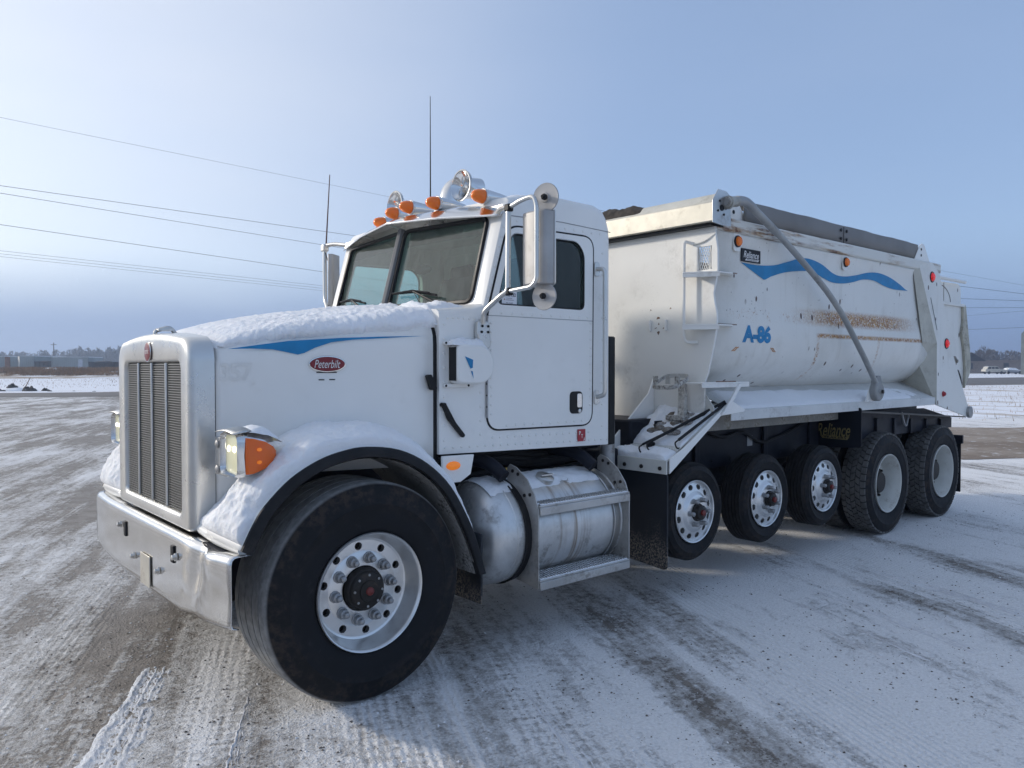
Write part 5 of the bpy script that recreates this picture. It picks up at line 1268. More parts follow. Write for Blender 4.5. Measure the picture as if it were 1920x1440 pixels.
# catwalk along the box
def catwalk(s):
    Y = lambda v: v if s < 0 else mir(v)
    poly = [(3.80, 1.548), (3.43, 1.376), (3.412, 1.368), (3.412, 1.290), (3.418, 1.290), (3.420, 1.362), (3.80, 1.536)]
    cw = T('catwalk', MB().prism([(Y(a), b) for a, b in poly], 'x', 5.20, 9.18), M('catwalk paint', (.66, .66, .64), .5, var=.08, vs=3, dirt=(.36, .34, .32), amt=.4, ds=4), bev=.002)
    T('catwalk_sill', MB().box(5.0, 7.3, Y(3.60)-.006, Y(3.60)+.006, 1.20, 1.36), M('dirty sill', (.34, .32, .28), .7, var=.3, vs=5, dirt=(.14, .11, .08), amt=.8, ds=5), cw)
    T('catwalk_rear_pan', MB().prism([(7.36, 1.29), (10.2, 1.115), (10.2, 1.10), (7.36, 1.27)], 'y', Y(3.44), Y(4.2)), M('greasy underside', (.10, .09, .08), .6, var=.3, dirt=(.2, .17, .13), amt=.5), cw)
    if s < 0:
        def sf(u, v):
            x = 5.28+3.7*u; y = 3.43+.30*v
            return (x, y, 1.376+(y-3.43)*.465), (0, -.42, .9)
        def mk(u, v, p):
            lim = .85-.30*u+.25*fbm(p.x*1.5, 2.0)*.5
            k = 1.0 if v < lim else max(0, 1-(v-lim)/.10)
            if u > .86: k *= max(0, 1-(u-.86)/.14)*max(0, min(1, .9+2.5*fbm(p.x*5, p.y*8)))
            return k
        snow_sheet('catwalk_snow', sf, 150, 26, .028, cw, 5.5, 4, .02, .35, mk)
both(catwalk)
# rear corner posts
def rear_post(s):
    Y = lambda v: v if s < 0 else mir(v)
    out = [(8.69, 2.80), (9.00, 2.855), (9.05, 2.85), (9.27, 2.73), (9.50, 2.06), (9.93, 1.52), (10.22, 1.16), (10.25, 1.125), (10.20, 1.10), (9.205, 1.285), (9.195, 1.975)]
    rp = T('rear_post', MB().prism(out, 'y', Y(3.402), Y(3.42)), BOXW, bev=.004)
    T('post_front_face', MB().add([(x, Y(y), z) for x, y, z in ((8.69, 3.405, 2.795), (9.195, 3.405, 1.975), (9.205, 3.405, 1.285), (9.19, 3.80, 1.525), (9.02, 3.53, 1.75), (8.90, 3.445, 1.985), (8.60, 3.432, 2.755))], [(0, 1, 5, 6), (1, 4, 5), (1, 2, 3, 4)]), M('stained cream steel', (.52, .50, .43), .55, var=.12, vs=4, dirt=(.28, .24, .18), amt=.4, ds=6, speck=.8), rp, smooth=0)
    T('post_slit', MB().add([(x, Y(3.4005), z) for x, z in ((8.99, 2.47), (9.005, 2.47), (9.19, 2.12), (9.175, 2.12))], [(0, 1, 2, 3)]), PLAST, rp, smooth=0)
    for x, z, r_ in ((9.03, 2.697, .042), (9.46, 1.975, .042), (9.38, 1.405, .026)):
        T('red_marker', MB().lathe([(r_*1.25, 0), (r_*1.25, .006), (r_, .008), (r_*.9, .022), (r_*.5, .03), (0, .032)], (x, Y(3.402), z), (0, s, 0), 18), REDLIT if r_ > .03 else REDST, rp)
        if r_ > .03: T('marker_grommet', MB().tube([(x+r_*1.28*math.cos(a), Y(3.400), z+r_*1.28*math.sin(a)) for a in [2*PI*k/20 for k in range(20)]], .008, 6, closed=True), PLAST, rp)
    T('hinge_block', MB().lathe([(.07, 0), (.07, .03), (.05, .035), (0, .035)], (10.16, Y(3.402), 1.17), (0, s, 0), 16), GALV, rp)
both(rear_post)
# tailgate assembly
tgp = [(9.30, 2.73), (10.30, 2.745), (10.38, 2.70), (10.40, 2.48), (10.46, 2.46), (10.70, 1.78), (10.72, 1.70), (10.55, 1.48), (10.35, 1.42), (9.60, 1.9)]
tg = T('tailgate', MB().prism([(9.9, 2.70)]+[(10.28, 2.72), (10.33, 2.68), (10.35, 2.48), (10.42, 1.9), (10.5, 1.50), (10.2, 1.38), (9.9, 1.40)], 'y', 3.60, mir(3.60)), BOXW, bev=.01)
for s in (-1, 1):
    Y = lambda v: v if s < 0 else mir(v)
    T('tailgate_side', MB().prism([(9.2, 2.70), (10.20, 2.715), (10.28, 2.68), (10.30, 2.46), (10.36, 2.445), (10.34, 2.25), (10.28, 2.12), (10.38, 1.95), (10.46, 1.75), (10.42, 1.55), (10.2, 1.42), (9.5, 1.60), (9.4, 2.1)], 'y', Y(3.545), Y(3.56)), BOXW, tg, bev=.003)
    T('tailgate_rib', MB().box(9.3, 10.33, Y(3.53)-.02, Y(3.53)+.012, 2.440, 2.475), BOXW, tg, bev=.004)
    T('tailgate_arc', MB().tube([(9.62+.34*math.cos(a), Y(3.543), 2.47+.20*math.sin(a)) for a in [PI*(.02+.7*k/16) for k in range(17)]], .004, 5), M('arc grime', (.15, .12, .1), .8), tg)
    T('tailgate_seam', MB().box(9.75, 9.757, Y(3.544)-.002, Y(3.544)+.002, 2.48, 2.70), MATS['arc grime'], tg)
    T('tailgate_flange', MB().prism([(10.30, 2.47), (10.38, 2.46), (10.53, 1.95), (10.57, 1.72), (10.53, 1.62), (10.38, 1.45), (10.40, 1.68), (10.34, 1.95), (10.26, 2.12), (10.31, 2.26)], 'y', Y(3.515), Y(3.5445)), M('grimy flange', (.50, .47, .38), .6, var=.2, vs=6, dirt=(.12, .10, .08), amt=.7, ds=5), tg, bev=.004)
    T('tailgate_latch', MB().lathe([(.06, 0), (.06, .02), (.04, .024), (.04, .03), (.02, .034), (.02, .05), (0, .05)], (10.08, Y(3.545), 1.78), (0, s, 0), 18), M('latch steel', (.35, .32, .28), .6, .4, dirt=(.08, .06, .05), amt=.7, ds=20), tg)
    T('tailgate_gap', MB().tube(fillet([(10.13, Y(3.53), 1.66), (10.22, Y(3.53), 1.58), (10.28, Y(3.53), 1.40)], .08), .028, 8), PLAST, tg)
    T('tailgate_hinge_bar', MB().tube([(9.1, Y(3.49), 2.735), (10.26, Y(3.49), 2.735)], .02, 8), BULK, tg)
# lamps, emblem, lettering and stripe on the tub
for x, z in ((5.286, 2.692), (7.074, 2.688)):
    y = tub_y(z)
    b = T('amber_marker', MB().lathe([(.046, 0), (.046, .012), (.038, .014)], (x, y-.012, z), (0, -1, 0), 18), PLAST)
    T('lamp_guard', MB().prism(fil2([(x-.045, z-.075), (x+.045, z-.075), (x+.045, z+.10), (x-.045, z+.10)], .03, 5), 'y', y-.013, y-.004), WHITE, b)
    T('amber_lens', MB().lathe([(.038, 0), (.034, .014), (.02, .022), (0, .025)], (x, y-.026, z), (0, -1, 0), 16), AMBER, b)
plate = T('maker_plate', MB().prism([(5.365, 2.548), (5.640, 2.548), (5.640, 2.652), (5.365, 2.652)], 'y', tub_y(2.6)-.012, tub_y(2.6)-.004), INKB, bev=.002)
text('maker_lettering', 'Reliance', lambda u, v: (5.503+u, tub_y(2.6)-.0135, 2.607+v), .22, .055, INKW, plate, shear=.3, bold=.015)
T('plate_underline', MB().add([(x, tub_y(2.6)-.0132, z) for x, z in ((5.41, 2.558), (5.60, 2.558), (5.62, 2.574), (5.43, 2.574))], [(0, 1, 2, 3)]), INKW, plate, smooth=0)
text('plate_small_lettering', 'TRAILER SALES', lambda u, v: (5.51+u, tub_y(2.6)-.0142, 2.566+v), .15, .009, INKB, plate, bold=.01)
up = [(5.376, 2.539), (5.612, 2.537), (5.872, 2.559), (6.12, 2.614), (6.275, 2.652), (6.436, 2.662), (6.658, 2.634), (6.891, 2.568), (7.072, 2.558), (7.321, 2.587), (7.582, 2.633), (7.821, 2.646), (8.07, 2.622), (8.294, 2.574), (8.518, 2.516)]
lo = [(5.376, 2.5385), (5.726, 2.424), (5.825, 2.462), (5.996, 2.504), (6.173, 2.532), (6.41, 2.554), (6.547, 2.548), (6.689, 2.517), (6.863, 2.488), (7.073, 2.492), (7.259, 2.516), (7.484, 2.559), (7.719, 2.564), (7.965, 2.527), (8.183, 2.51), (8.517, 2.5155)]
def curve_at(pts, x):
    n = len(pts)
    for i in range(n-1):
        if pts[i][0] <= x <= pts[i+1][0]: return cr(pts, (i+(x-pts[i][0])/(pts[i+1][0]-pts[i][0]))/(n-1))[1]
    return pts[-1][1]
rows = []
for k in range(121):
    x = 5.376+(8.517-5.376)*k/120; a = curve_at(up, x); b = min(a-.0005, interp(lo, x) if x < 5.80 else curve_at(lo, x))
    rows.append([(x, tub_y(z)-.0045, z) for z in [b+(a-b)*q/4 for q in range(5)]])
T('wave_stripe', MB().grid(rows), BLUE)
for z0, wd, hg in ((1.978, .42, .145),):
    text('unit_number', 'A-86', lambda u, v: (5.627+u, tub_y(z0+v)-.004, z0+v), wd, hg, BLUE, truck, bold=.055, spacing=.97)
for x0, fl in ((5.335, 1), (5.895, -1)):
    for dx in (-.014, .014):
        T('swash_mark', MB().add([(x0+dx+fl*p, tub_y(1.855+q)-.004, 1.855+q) for p, q in ((-.035, -.016), (-.012, -.006), (.01, .012), (.03, .016), (.034, .010), (.014, .004), (-.006, -.014), (-.03, -.022))], [tuple(range(8))]), ORNG, smooth=0)

# ================================================================== SURROUNDINGS
def P_(name, mb, mat, parent=None, **k): return part(name, mb, mat, parent, **k)
class OB(MB):
    """boxes in the (right, forward) frame"""
    def rbox(s, r0, r1, f0, f1, z0, z1):
        v = [LW(r, f, z) for r in (r0, r1) for f in (f0, f1) for z in (z0, z1)]
        return s.add(v, [(0, 1, 3, 2), (4, 6, 7, 5), (0, 4, 5, 1), (2, 3, 7, 6), (0, 2, 6, 4), (1, 5, 7, 3)])
# --- packed snow ridge and tread print left by a tyre on the lot
def ridge(name, a, b, w, h, label, seed, teeth=True, mat=None):
    A = V((*a, 0)); B = V((*b, 0)); d = (B-A); L = d.length; d.normalize(); n = V((-d.y, d.x, 0)); rows = []
    nu, nv = int(L/.012), 40
    for i in range(nu+1):
        u = i/nu; row = []
        wid = w*(.55+.75*u)+.04*fbm(u*5, seed)
        for j in range(nv+1):
            v = j/nv; s = (v-.5)*wid
            e = max(0, min(1, v/.06, (1-v)/.10, u*10, (1-u)*20))
            prof = .30+.70*max(0, 1-abs(v-.16)/.15)+.38*max(0, 1-abs(v-.47)/.045)+.42*max(0, 1-abs(v-.70)/.05)+.25*max(0, 1-abs(v-.88)/.04)
            if teeth: prof += .20*max(0, math.sin(i*.8+v*5))*(1 if .30 < v < .95 else 0)
            z = h*e*(prof+.5*fbm(i*.45, j*.9, seed+9))*(1+.30*fbm(i*.10, j*.25, seed))
            br_ = fbm(u*L*6, v*wid*10, seed+4); z *= max(0, min(1, 1.9+2.2*br_-1.3*max(0, v-.3)-.6*(.05 > v)))
            p = A+d*(u*L)+n*(s+.01*nz(i*.2, seed)); row.append((p.x, p.y, z-.003))
        rows.append(row)
    return tag(P_(name, MB().grid(rows), mat or SNOW, smooth=80), label, kind='stuff')
PACKW = snow_mat('packed white snow', 70, .9, (.70, .71, .73), .35)
ridge('snow_ridge', (1.345, 4.66), (.60, 3.18), .25, .011, 'packed snow ridge with tread print on the gravel in front of the bumper', 1.2, True, PACKW)
PACK = snow_mat('packed dirty snow', 60, .7, (.66, .66, .68), .6)
for k, (a, b, w, h) in enumerate([((5.6, 3.0), (5.1, 1.6), .09, .007), ((5.25, 3.05), (4.75, 1.7), .07, .006), ((4.85, 2.6), (4.5, 1.75), .05, .006), ((6.5, 2.9), (6.1, 1.6), .12, .007), ((2.72, 3.05), (2.25, 1.95), .10, .006), ((1.62, 3.98), (1.05, 2.95), .05, .006)]):
    ridge('snow_ridge', a, b, w, h, 'thin snow streak scraped along a tyre track', 3.1+k*1.7, w > .1, PACK)
# --- loose stones and snow crumbs near the camera, too many to count
def crumbs(name, mat, n, smin, smax, label, seed, flat=.7, prob=None):
    rnd = random.Random(seed); m = MB()
    for _ in range(n):
        f = 2.1+rnd.random()**1.7*9; r = (rnd.random()*2-1)*.70*f; x, y, z = LW(r, f)
        if prob and fbm(x*1.2+seed, y*.7, 0, 3) < prob: continue
        s = smin+(smax-smin)*rnd.random()**3; a = rnd.random()*6.28
        pts = []
        for q in ((1, 0, 0), (0, 1, 0), (-1, 0, 0), (0, -1, 0)):
            j = .6+.7*rnd.random(); px, py = q[0]*s*j, q[1]*s*j; pts.append((x+px*math.cos(a)-py*math.sin(a), y+px*math.sin(a)+py*math.cos(a), .0+s*.15))
        pts += [(x+s*.3*(rnd.random()-.5), y+s*.3*(rnd.random()-.5), s*flat*(1+.4*rnd.random())), (x, y, -s*.3)]
        m.add(pts, [(0, 1, 4), (1, 2, 4), (2, 3, 4), (3, 0, 4), (1, 0, 5), (2, 1, 5), (3, 2, 5), (0, 3, 5)])
    return tag(P_(name, m, mat, smooth=0), label, kind='stuff')
crumbs('loose_gravel', M('gravel stone', (.16, .135, .115), .8, var=.6, vs=60), 8000, .003, .010, 'loose gravel scattered over the frozen lot', 11, .6, -.1)
crumbs('snow_crumbs', SNOW, 3500, .003, .010, 'crumbs of broken snow over the frozen lot', 23, .7, -.15)

# --- left: bank with dead grass, containers, bins, rocks
BANK = tint_mat('snowy bank with dead grass', (.70, .71, .74), (.30, .23, .16), .12, (1, 1, 1), 0, .9, .5, .4, .55)
rows = []
for i in range(61):
    r = -190+150*i/60; rows.append([LW(r, f+4*fbm(r*.05, 1), z) for f, z in ((112, -.05), (120, .25), (128, .75), (136, 1.1), (150, 1.2), (420, 1.3))])
tag(P_('grass_bank', MB().grid(rows), BANK, smooth=60), 'low snowy bank with dead grass', kind='structure')
gm = M('dead brown grass', (.27, .155, .07), .9, var=.4, vs=.4)
def grass(name, n, r0, r1, f0, f1, h0, h1, zf, label, seed, w=.05):
    rnd = random.Random(seed); m = MB()
    for _ in range(n):
        r = r0+(r1-r0)*rnd.random(); f = f0+(f1-f0)*rnd.random()
        if fbm(r*.25, f*.12, seed) < -.25: continue
        h = h0+(h1-h0)*rnd.random(); x, y, z = LW(r, f, zf(r, f)); lx, ly = (rnd.random()-.5)*h*.8, (rnd.random()-.5)*h*.8; a = rnd.random()*3.14
        dx, dy = w*math.cos(a), w*math.sin(a)
        m.add([(x-dx, y-dy, z-.05), (x+dx, y+dy, z-.05), (x+lx, y+ly, z+h)], [(0, 1, 2)])
    return tag(P_(name, m, gm, smooth=0), label, kind='stuff')
zb = lambda r, f: interp([(112, 0), (120, .25), (128, .75), (136, 1.1), (150, 1.2)], f)
grass('dead_grass', 26000, -110, -58, 121, 150, .25, .75, zb, 'brown dead grass along the bank before the containers', 5, .06)
grass('verge_grass', 5000, 14, 60, 24, 70, .05, .22, lambda r, f: 0, 'sparse dead grass poking through the roadside snow', 9, .012)
grass('field_grass', 2500, -80, -25, 60, 112, .05, .2, lambda r, f: 0, 'sparse dead stalks in the snow field', 15, .03)
def container(r0, r1, f0, f1, z0, z1, mat, label, group=None, door=None):
    c = P_('shipping_container', OB().rbox(r0+.05, r1-.05, f0+.05, f1-.05, z0+.1, z1-.05), mat)
    tag(c, label, 'container', group)
    n = int((r1-r0)/.42)
    for k in range(n):
        a = r0+.15+(r1-r0-.3)*(k+.25)/n; P_('side_rib', OB().rbox(a, a+(r1-r0-.3)/n*.5, f0, f0+.05, z0+.12, z1-.08), mat, c)
    for z in (z0, z1-.12): P_('frame_rail', OB().rbox(r0, r1, f0-.02, f0+.06, z, z+.12), mat, c)
    for a in (r0, r1-.14): P_('corner_post', OB().rbox(a, a+.14, f0-.03, f0+.08, z0, z1), mat, c)
    P_('roof_snow', OB().rbox(r0+.1, r1-.1, f0+.1, f1-.1, z1-.04, z1+.06), SNOW, c)
    if door: P_('container_door', OB().rbox(door[0], door[1], f0-.05, f0-.01, z0+.15, z1-.45), M('pale door', (.50, .54, .60), .6), c)
    return c
CG1 = M('grey green container paint', (.30, .34, .35), .6, var=.1, vs=.4, dirt=(.2, .15, .1), amt=.3, ds=.6)
CG2 = M('pale container paint', (.55, .55, .52), .6, var=.1, vs=.4)
container(-102.3, -99.4, 160, 172, 1.2, 3.95, CG1, 'grey shipping container with a cream end wall beside the rusty panel')
P_('x', OB(), None) if 0 else None
ce = P_('container_end_wall', OB().add([LW(-104.3, 162.5, 1.25), LW(-102.34, 160.0, 1.25), LW(-102.34, 160.0, 3.9), LW(-104.3, 162.5, 3.9), LW(-104.2, 162.6, 1.25), LW(-102.2, 160.1, 1.25), LW(-102.2, 160.1, 3.9), LW(-104.2, 162.6, 3.9)], [(0, 1, 2, 3), (4, 7, 6, 5), (0, 4, 5, 1), (3, 2, 6, 7), (0, 3, 7, 4), (1, 5, 6, 2)]), CG2)
tag(ce, 'cream end panel leaning against the grey container', 'panel')
container(-113, -105.7, 161, 169, 1.2, 3.9, CG1, 'grey shipping container with a bare side left of the rusty panel')
tag(P_('rusty_panel', OB().rbox(-105.4, -104.4, 160, 160.2, 1.2, 3.8), M('rust red sheet', (.22, .12, .08), .8, var=.3, vs=.8)), 'rust brown steel panel standing between two containers', 'panel')
container(-94.5, -87.0, 158, 164, 1.2, 3.72, CG1, 'long grey shipping container with a pale door', None, (-89.0, -88.1))
tr_ = P_('box_trailer', OB().rbox(-98.6, -94.9, 166, 176, 2.5, 3.78), M('white trailer skin', (.66, .66, .63), .5)); tag(tr_, 'white box trailer behind the dark bin', 'trailer')
for r in (-98.2, -95.4): P_('trailer_wheel', MB().lathe([(.5, -.15), (.5, .15), (0, .15)], LW(r, 168, 1.7), (ef.x, ef.y, 0), 14), BLACK, tr_)
P_('landing_leg', OB().rbox(-96.9, -96.7, 166.5, 166.7, 1.2, 2.5), FRAME, tr_)
P_('trailer_underbody', OB().rbox(-98.4, -95, 166.4, 175, 1.9, 2.49), FRAME, tr_)
DB = M('dark bin steel', (.055, .06, .065), .7, var=.3, vs=.5, dirt=(.16, .08, .05), amt=.5, ds=.8)
def bin_(r0, r1, f0, z0, z1, label, group):
    b = P_('scrap_bin', OB().rbox(r0, r1, f0, f0+2.2, z0, z1), DB); tag(b, label, 'bin', group)
    n = max(3, int((r1-r0)/.9))
    for k in range(n+1): a = r0+(r1-r0-.1)*k/n; P_('bin_rib', OB().rbox(a, a+.1, f0-.08, f0-.002, z0+.05, z1-.1), DB, b)
    P_('bin_rim', OB().rbox(r0-.03, r1+.03, f0-.1, f0-.01, z1-.1, z1+.02), DB, b)
    P_('bin_load', MB().ball(LW((r0+r1)/2, f0+1.1, z1-.1), (r1-r0)*.42, 12, 6, (.9, .9, .16)), SNOW if r1 > -80 else DB, b)
bin_(-98.6, -94.9, 159, 1.2, 2.85, 'dark steel scrap bin heaped full between two containers', None)
bin_(-86.8, -82.0, 158, 1.2, 2.75, 'long dark scrap bin with reddish end beside the pale-doored container', None)
bin_(-81.7, -76, 158.5, 1.2, 2.65, 'dark scrap bin with snowy load standing behind the brown grass', None)
def mound(name, r, f, z, w, d, h, mat, seed, jag=.2):
    rows = []
    for i in range(13):
        t = i/12; rr = math.sin(t*PI/2)
        rows.append([tuple(V(LW(r+w*rr*math.cos(a)*(1+jag*nz(math.cos(a)*2, math.sin(a)*2, seed)), f+d*rr*math.sin(a), z-.05+h*max(.0, math.cos(t*PI/2)+jag*.9*nz(rr*math.cos(a)*2.2, rr*math.sin(a)*2.2, seed+3)*(1-t**4))))) for a in [2*PI*k/24 for k in range(24)]])
    return P_(name, MB().grid(rows, cv=True), mat, smooth=80)
tag(mound('snow_pile', -82.6, 138, 1.1, 2.1, 1.2, .50, SNOW, 3), 'rounded snow pile in front of the pale-doored container', 'snow pile')
ROCK = M('dark rock', (.07, .062, .055), .9, var=.5, vs=4, bump=.5, bs=9, dirt=(.75, .77, .8), amt=.3, ds=3)
for k, (r, f, s, lb) in enumerate([(-35.6, 54.8, .34, 'pointed dark boulder topping the snowy rock pile'), (-36.0, 54.0, .26, 'small dark rock at the snowy foot of the rock pile'), (-34.0, 54.2, .48, 'broad dark boulder beside the wooden stake'), (-33.1, 54.6, .28, 'low dark rock at the right end of the rock pile'), (-32.2, 53.6, .15, 'small stone lying apart from the rock pile')]):
    o = mound('rock', r, f, .18 if k == 0 else 0, s*1.1, s*.8, s*(1.0 if k == 0 else .8), ROCK, k*2.3, .75)
    tag(o, lb, 'rock')
tag(mound('snow_pile', -35.4, 55.0, 0, 1.5, .9, .32, SNOW, 8), 'snow heaped under the dark boulders', 'snow pile')
tag(P_('wooden_stake', MB().tube([LW(-35.0, 55.2, 0.1), LW(-34.55, 55.2, .95)], .03, 6), M('weathered stake', (.22, .15, .11), .9)), 'leaning wooden stake in the rock pile', 'stake')
rnd = random.Random(4)
for k in range(9):
    r = -31+1.5*k+rnd.random(); f = 52+rnd.random()*22; o = mound('clod', r*f/54, f, 0, .14+.12*rnd.random(),   .10, .08, ROCK, k, .6); tag(o, 'dark clod of frozen earth on the roadside snow', 'clod', 'clods on the snow by the road')
up_ = P_('utility_pole', MB().tube([LW(-178.5, 300, 0), LW(-178.5, 300, 11.2)], [.22, .16], 8), M('pole wood', (.08, .065, .055), .9)); tag(up_, 'distant wooden utility pole above the far trees', 'pole')
P_('cross_arm', OB().rbox(-179.6, -177.4, 299.9, 300.1, 10.3, 10.5), MATS['pole wood'], up_)
# --- far woods as one hazy mass on each side
def wood(name, r0, r1, f0, f1, n, hfun, label, seed, mat):
    rnd = random.Random(seed); m = MB()
    for _ in range(n):
        r = r0+(r1-r0)*rnd.random(); f = f0+(f1-f0)*rnd.random(); H = hfun(r)*(.75+.4*rnd.random()); w = H*(.28+.2*rnd.random())
        m.tube([LW(r, f, 0), LW(r, f, H*.6)], [H*.03, H*.012], 4, caps=False)
        for _ in range(130):
            a = rnd.random()*6.28; q = rnd.random()**.5; zc = .35+.65*rnd.random(); k = math.sin(min(1, (1.05-zc)/.75)*PI*.62)
            p = V(LW(r+w*q*k*math.cos(a), f+w*q*k*math.sin(a), H*zc)); s = H*.045*(.5+rnd.random())
            d1 = V((rnd.random()-.5, rnd.random()-.5, rnd.random()*.9)).normalized()*s*2.0; d2 = V((rnd.random()-.5, rnd.random()-.5, rnd.random()-.5)).normalized()*s
            m.add([p-d1*.6, p+d2, p+d1], [(0, 1, 2)])
    return tag(P_(name, m, mat, smooth=0), label, kind='stuff')
WD = M('bare winter twigs', (.115, .10, .09), .95, var=.3, vs=.05)
wood('distant_wood', -320, -165, 420, 520, 420, lambda r: 9+3*fbm(r*.02, 2)+(r+320)*.022, 'hazy wood of bare trees behind the containers', 31, WD)
wood('distant_wood', 150, 300, 290, 360, 260, lambda r: 7.5+2*fbm(r*.03, 5), 'bare wood behind the brick building', 37, WD)
# hills behind the left wood
rows = []
for i in range(61):
    r = -900+1500*i/60; rows.append([LW(r, 900, 0), LW(r, 960, 8+5*fbm(r*.006, 3)), LW(r, 1050, 16+8*fbm(r*.004, 9)), LW(r, 1200, 0)])
tag(P_('hills', MB().grid(rows), M('far hill', (.12, .12, .11), .95, var=.2, vs=.01), smooth=80), 'low far hills on the horizon', kind='structure')
# --- right: brick building, parked cars, tank, trees
BR = tint_mat('weathered brick', (.20, .155, .125), (.28, .235, .20), 3.0, (1, 1, 3), 0, .9, .3)
bh = P_('brick_building', OB().rbox(117, 141, 202, 210, 0, 3.25), BR); tag(bh, 'low weathered brick building with a dark gable at one end', 'building')
P_('roof', MB().add([LW(116.6, 201.6, 3.255), LW(124.2, 201.6, 3.255), LW(120.4, 201.6, 5.5), LW(116.6, 210.4, 3.255), LW(124.2, 210.4, 3.255), LW(120.4, 210.4, 5.5)], [(0, 1, 2), (3, 5, 4), (0, 2, 5, 3), (1, 4, 5, 2), (0, 3, 4, 1)]), M('dark shingles', (.045, .045, .05), .9, var=.3, vs=1.5), bh, smooth=0)
P_('parapet', OB().rbox(124.4, 141.2, 201.7, 202.2, 3.26, 3.5), BR, bh)
for r in (119.6, 120.9, 129.0, 134): 
    if r == 120.9: continue
    w = P_('window', OB().rbox(r, r+1.3, 201.86, 201.99, 1.2, 2.7), M('dark window', (.05, .05, .055), .3), bh)
    P_('window_frame', OB().rbox(r-.1, r+1.4, 201.80, 201.85, 2.7, 2.85), BR, w); P_('window_sill', OB().rbox(r-.1, r+1.4, 201.80, 201.85, 1.08, 1.2), BR, w)
P_('low_wall', OB().rbox(114, 122, 199.5, 199.8, 0, .9), BR, bh)
def vehicle(name, r0, f, L, prof, glassp, col, label, snowy=False, wheels=(.18, .80)):
    b = P_(name, None or MB().add([LW(r0+x*L, f+dy, z) for dy in (0, 1.75) for x, z in prof], [tuple(range(len(prof))), tuple(range(2*len(prof)-1, len(prof)-1, -1))]+[(i, (i+1) % len(prof), len(prof)+(i+1) % len(prof), len(prof)+i) for i in range(len(prof))]), col, bev=.04); tag(b, label, 'car')
    for g in glassp: P_('car_window', MB().add([LW(r0+x*L, f-.012, z) for x, z in g], [tuple(range(len(g)))]), M('car glass', (.03, .035, .04), .15), b, smooth=0)
    for x in wheels:
        for dy in (-.02, 1.55):
            w = P_('car_wheel', MB().lathe([(0, 0), (.2, 0), (.34, .02), (.36, .06), (.36, .16), (.34, .2), (0, .2)], LW(r0+x*L, f+dy, .36), (ef.x, ef.y, 0), 16), BLACK, b)
    P_('car_bumper', OB().rbox(r0-.05, r0+.1, f+.05, f+1.7, .4, .62), PLAST, b); P_('car_bumper', OB().rbox(r0+L-.1, r0+L+.05, f+.05, f+1.7, .4, .62), PLAST, b)
    if snowy: P_('car_snow', MB().add([LW(r0+x*L, f+dy, z+.06) for dy in (-.03, 1.78) for x, z in prof[3:-1]], [(i, i+1, len(prof)-4+i+1, len(prof)-4+i) for i in range(len(prof)-5)]+[tuple(range(len(prof)-4))]), SNOW, b, bev=.03)
    return b
CREAMC = M('beige car paint', (.52, .49, .42), .35, coat=.4, dirt=(.3, .27, .24), amt=.4, ds=1)
vehicle('parked_suv', 112.6, 183, 4.75, [(0, .45), (0, 1.0), (.02, 1.15), (.06, 1.22), (.13, 1.78), (.20, 1.86), (.55, 1.86), (.62, 1.80), (.72, 1.25), (.95, 1.12), (1.0, .95), (1.0, .45)], [[(.10, 1.25), (.15, 1.70), (.28, 1.70), (.28, 1.25)], [(.31, 1.25), (.31, 1.70), (.45, 1.70), (.45, 1.25)], [(.48, 1.25), (.48, 1.70), (.60, 1.70), (.68, 1.25)]], CREAMC, 'beige four-wheel-drive wagon parked before the brick building')
vehicle('parked_car', 117.9, 184, 4.5, [(0, .4), (0, .75), (.04, .92), (.10, .95), (.22, 1.38), (.35, 1.45), (.55, 1.42), (.72, .98), (.95, .88), (1.0, .75), (1.0, .4)], [[(.20, 1.0), (.27, 1.32), (.42, 1.35), (.42, 1.0)], [(.45, 1.0), (.45, 1.35), (.54, 1.33), (.66, 1.0)]], M('grey car paint', (.3, .31, .33), .4), 'low car covered in snow parked beside the beige wagon', True)
tag(P_('marker_post', MB().tube([LW(116.4, 181, 0), LW(116.4, 181, 1.75)], .06, 8), M('white post', (.6, .58, .5), .7)), 'pale marker post standing in front of the beige wagon', 'post')
tk = P_('storage_tank', MB().lathe([(2.2, 0), (2.2, 9.2), (1.6, 9.9), (.3, 10.3), (0, 10.3)], LW(116.3, 172, 0), (0, 0, 1), 40), M('grey green tank steel', (.09, .11, .11), .5, .2, var=.2, vs=.6)); tag(tk, 'tall grey storage tank beside the parked cars', 'tank')
for z in (1.8, 3.6, 5.4, 7.2): P_('tank_hoop', MB().lathe([(2.2, 0), (2.24, .03), (2.24, .1), (2.2, .13)], LW(116.3, 172, z), (0, 0, 1), 40, cap=False), MATS['grey green tank steel'], tk)
def tree(r, f, H, seed, label):
    rnd = random.Random(seed); base = V(LW(r, f, 0)); e = empty('bare_tree', base); tag(e, label, 'tree', None)
    tw = MB(); tk_ = MB().tube([base, base+V((.1, 0, H*.25)), base+V((0, .15, H*.5))], [H*.028, H*.022, H*.012], 7)
    def br(p, d, L, r_, n):
        q = p+d*L; tw.tube([p, q], [r_, r_*.6], 4, caps=False)
        if n == 0: return
        for _ in range(4 if n > 1 else 5):
            d2 = (d+V((rnd.random()-.5, rnd.random()-.5, rnd.random()*.7-.15))*1.25).normalized(); br(p+d*L*(.45+.55*rnd.random()), d2, L*(.55+.2*rnd.random()), r_*.6, n-1)
    for k in range(7):
        a = k*.9+rnd.random(); br(base+V((0, 0, H*(.25+.25*rnd.random()))), V((math.cos(a)*.7, math.sin(a)*.7, .8)).normalized(), H*.22, H*.010, 3)
    P_('trunk', tk_, WD, e); P_('crown', tw, WD, e)
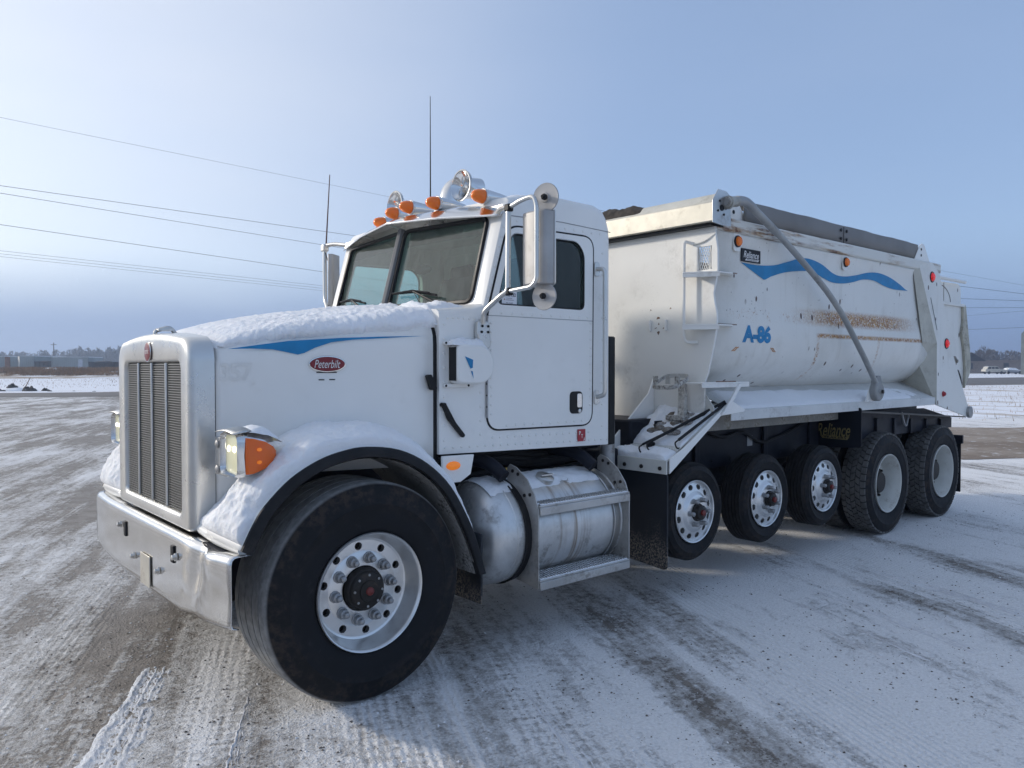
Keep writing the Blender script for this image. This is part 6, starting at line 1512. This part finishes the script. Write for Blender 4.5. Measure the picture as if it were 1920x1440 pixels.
tree(118.5, 222, 8.2, 2, 'bare tree rising behind the dark gable'); tree(128.5, 226, 7.6, 5, 'dense bare tree behind the flat brick roof'); tree(137, 224, 9.0, 8, 'tallest bare tree behind the brick building near the tank')
# --- overhead wires
WIRE = M('wire', (.035, .035, .04), .6)
def wire(a, b, z, t0, t1, r_, label, sag=.6):
    A = V((*a, z)); B = V((*b, z)); pts = []
    for k in range(41):
        t = t0+(t1-t0)*k/40; q = (t-t0)/(t1-t0); p = A+(B-A)*t; p.z -= sag*0*(4*q*(1-q)); pts.append(p)
    tag(P_('power_line', MB().tube(pts, r_, 5), WIRE), label, 'wire', 'overhead wires')
for a, b, r_, lb in (((3.477, 26.92), (17.402, 28.504), .006, 'thin single wire highest above the hood'), ((4.747, 37.008), (21.442, 38.223), .014, 'upper dark wire of the close pair ending at the visor'), ((4.946, 38.592), (21.795, 42.38), .014, 'lower dark wire of the close pair running to the far mirror'), ((6.016, 47.093), (32.555, 55.867), .018, 'single dark wire just below the close pair'), ((7.344, 57.65), (36.494, 64.597), .013, 'top wire of the lowest triple bundle'), ((7.53, 59.2), (37.7, 66.7), .013, 'middle wire of the lowest triple bundle'), ((7.729, 60.708), (38.902, 68.864), .013, 'bottom wire of the lowest triple bundle')):
    wire(a, b, 9, -1.5, 4.2, r_*.7, lb)
for a, b, r_, lb in (((65.211, 22.921), (79.688, 22.299), .012, 'faint highest wire beside the tailgate'), ((76.465, 26.285), (88.982, 24.889), .028, 'dark upper wire beside the tailgate'), ((90.272, 30.912), (98.3, 27.486), .030, 'dark middle wire beside the tailgate'), ((104.081, 35.627), (109.8, 30.691), .030, 'level dark wire beside the tailgate'), ((120.73, 40.827), (116.068, 32.437), .022, 'rising faint wire beside the tailgate'), ((165.533, 55.946), (164.647, 45.975), .045, 'lowest dark wire above the storage tank')):
    wire(a, b, 9, -3, 4, r_*.6, lb)

# --- hazy winter air
hz = MB().box(-1520, 1520, -1520, 1520, -1.0, 34.0)
hzm = bpy.data.materials.new('pale haze'); hzm.use_nodes = True; hn = hzm.node_tree.nodes; hn.remove(hn['Principled BSDF'])
pv = hn.new('ShaderNodeVolumePrincipled'); pv.inputs['Color'].default_value = (.62, .76, 1.0, 1); pv.inputs['Density'].default_value = .0010; pv.inputs['Anisotropy'].default_value = .35
hzm.node_tree.links.new(pv.outputs[0], hn['Material Output'].inputs['Volume'])
tag(part('haze', hz, hzm, smooth=0), 'pale winter haze filling the air', kind='stuff')
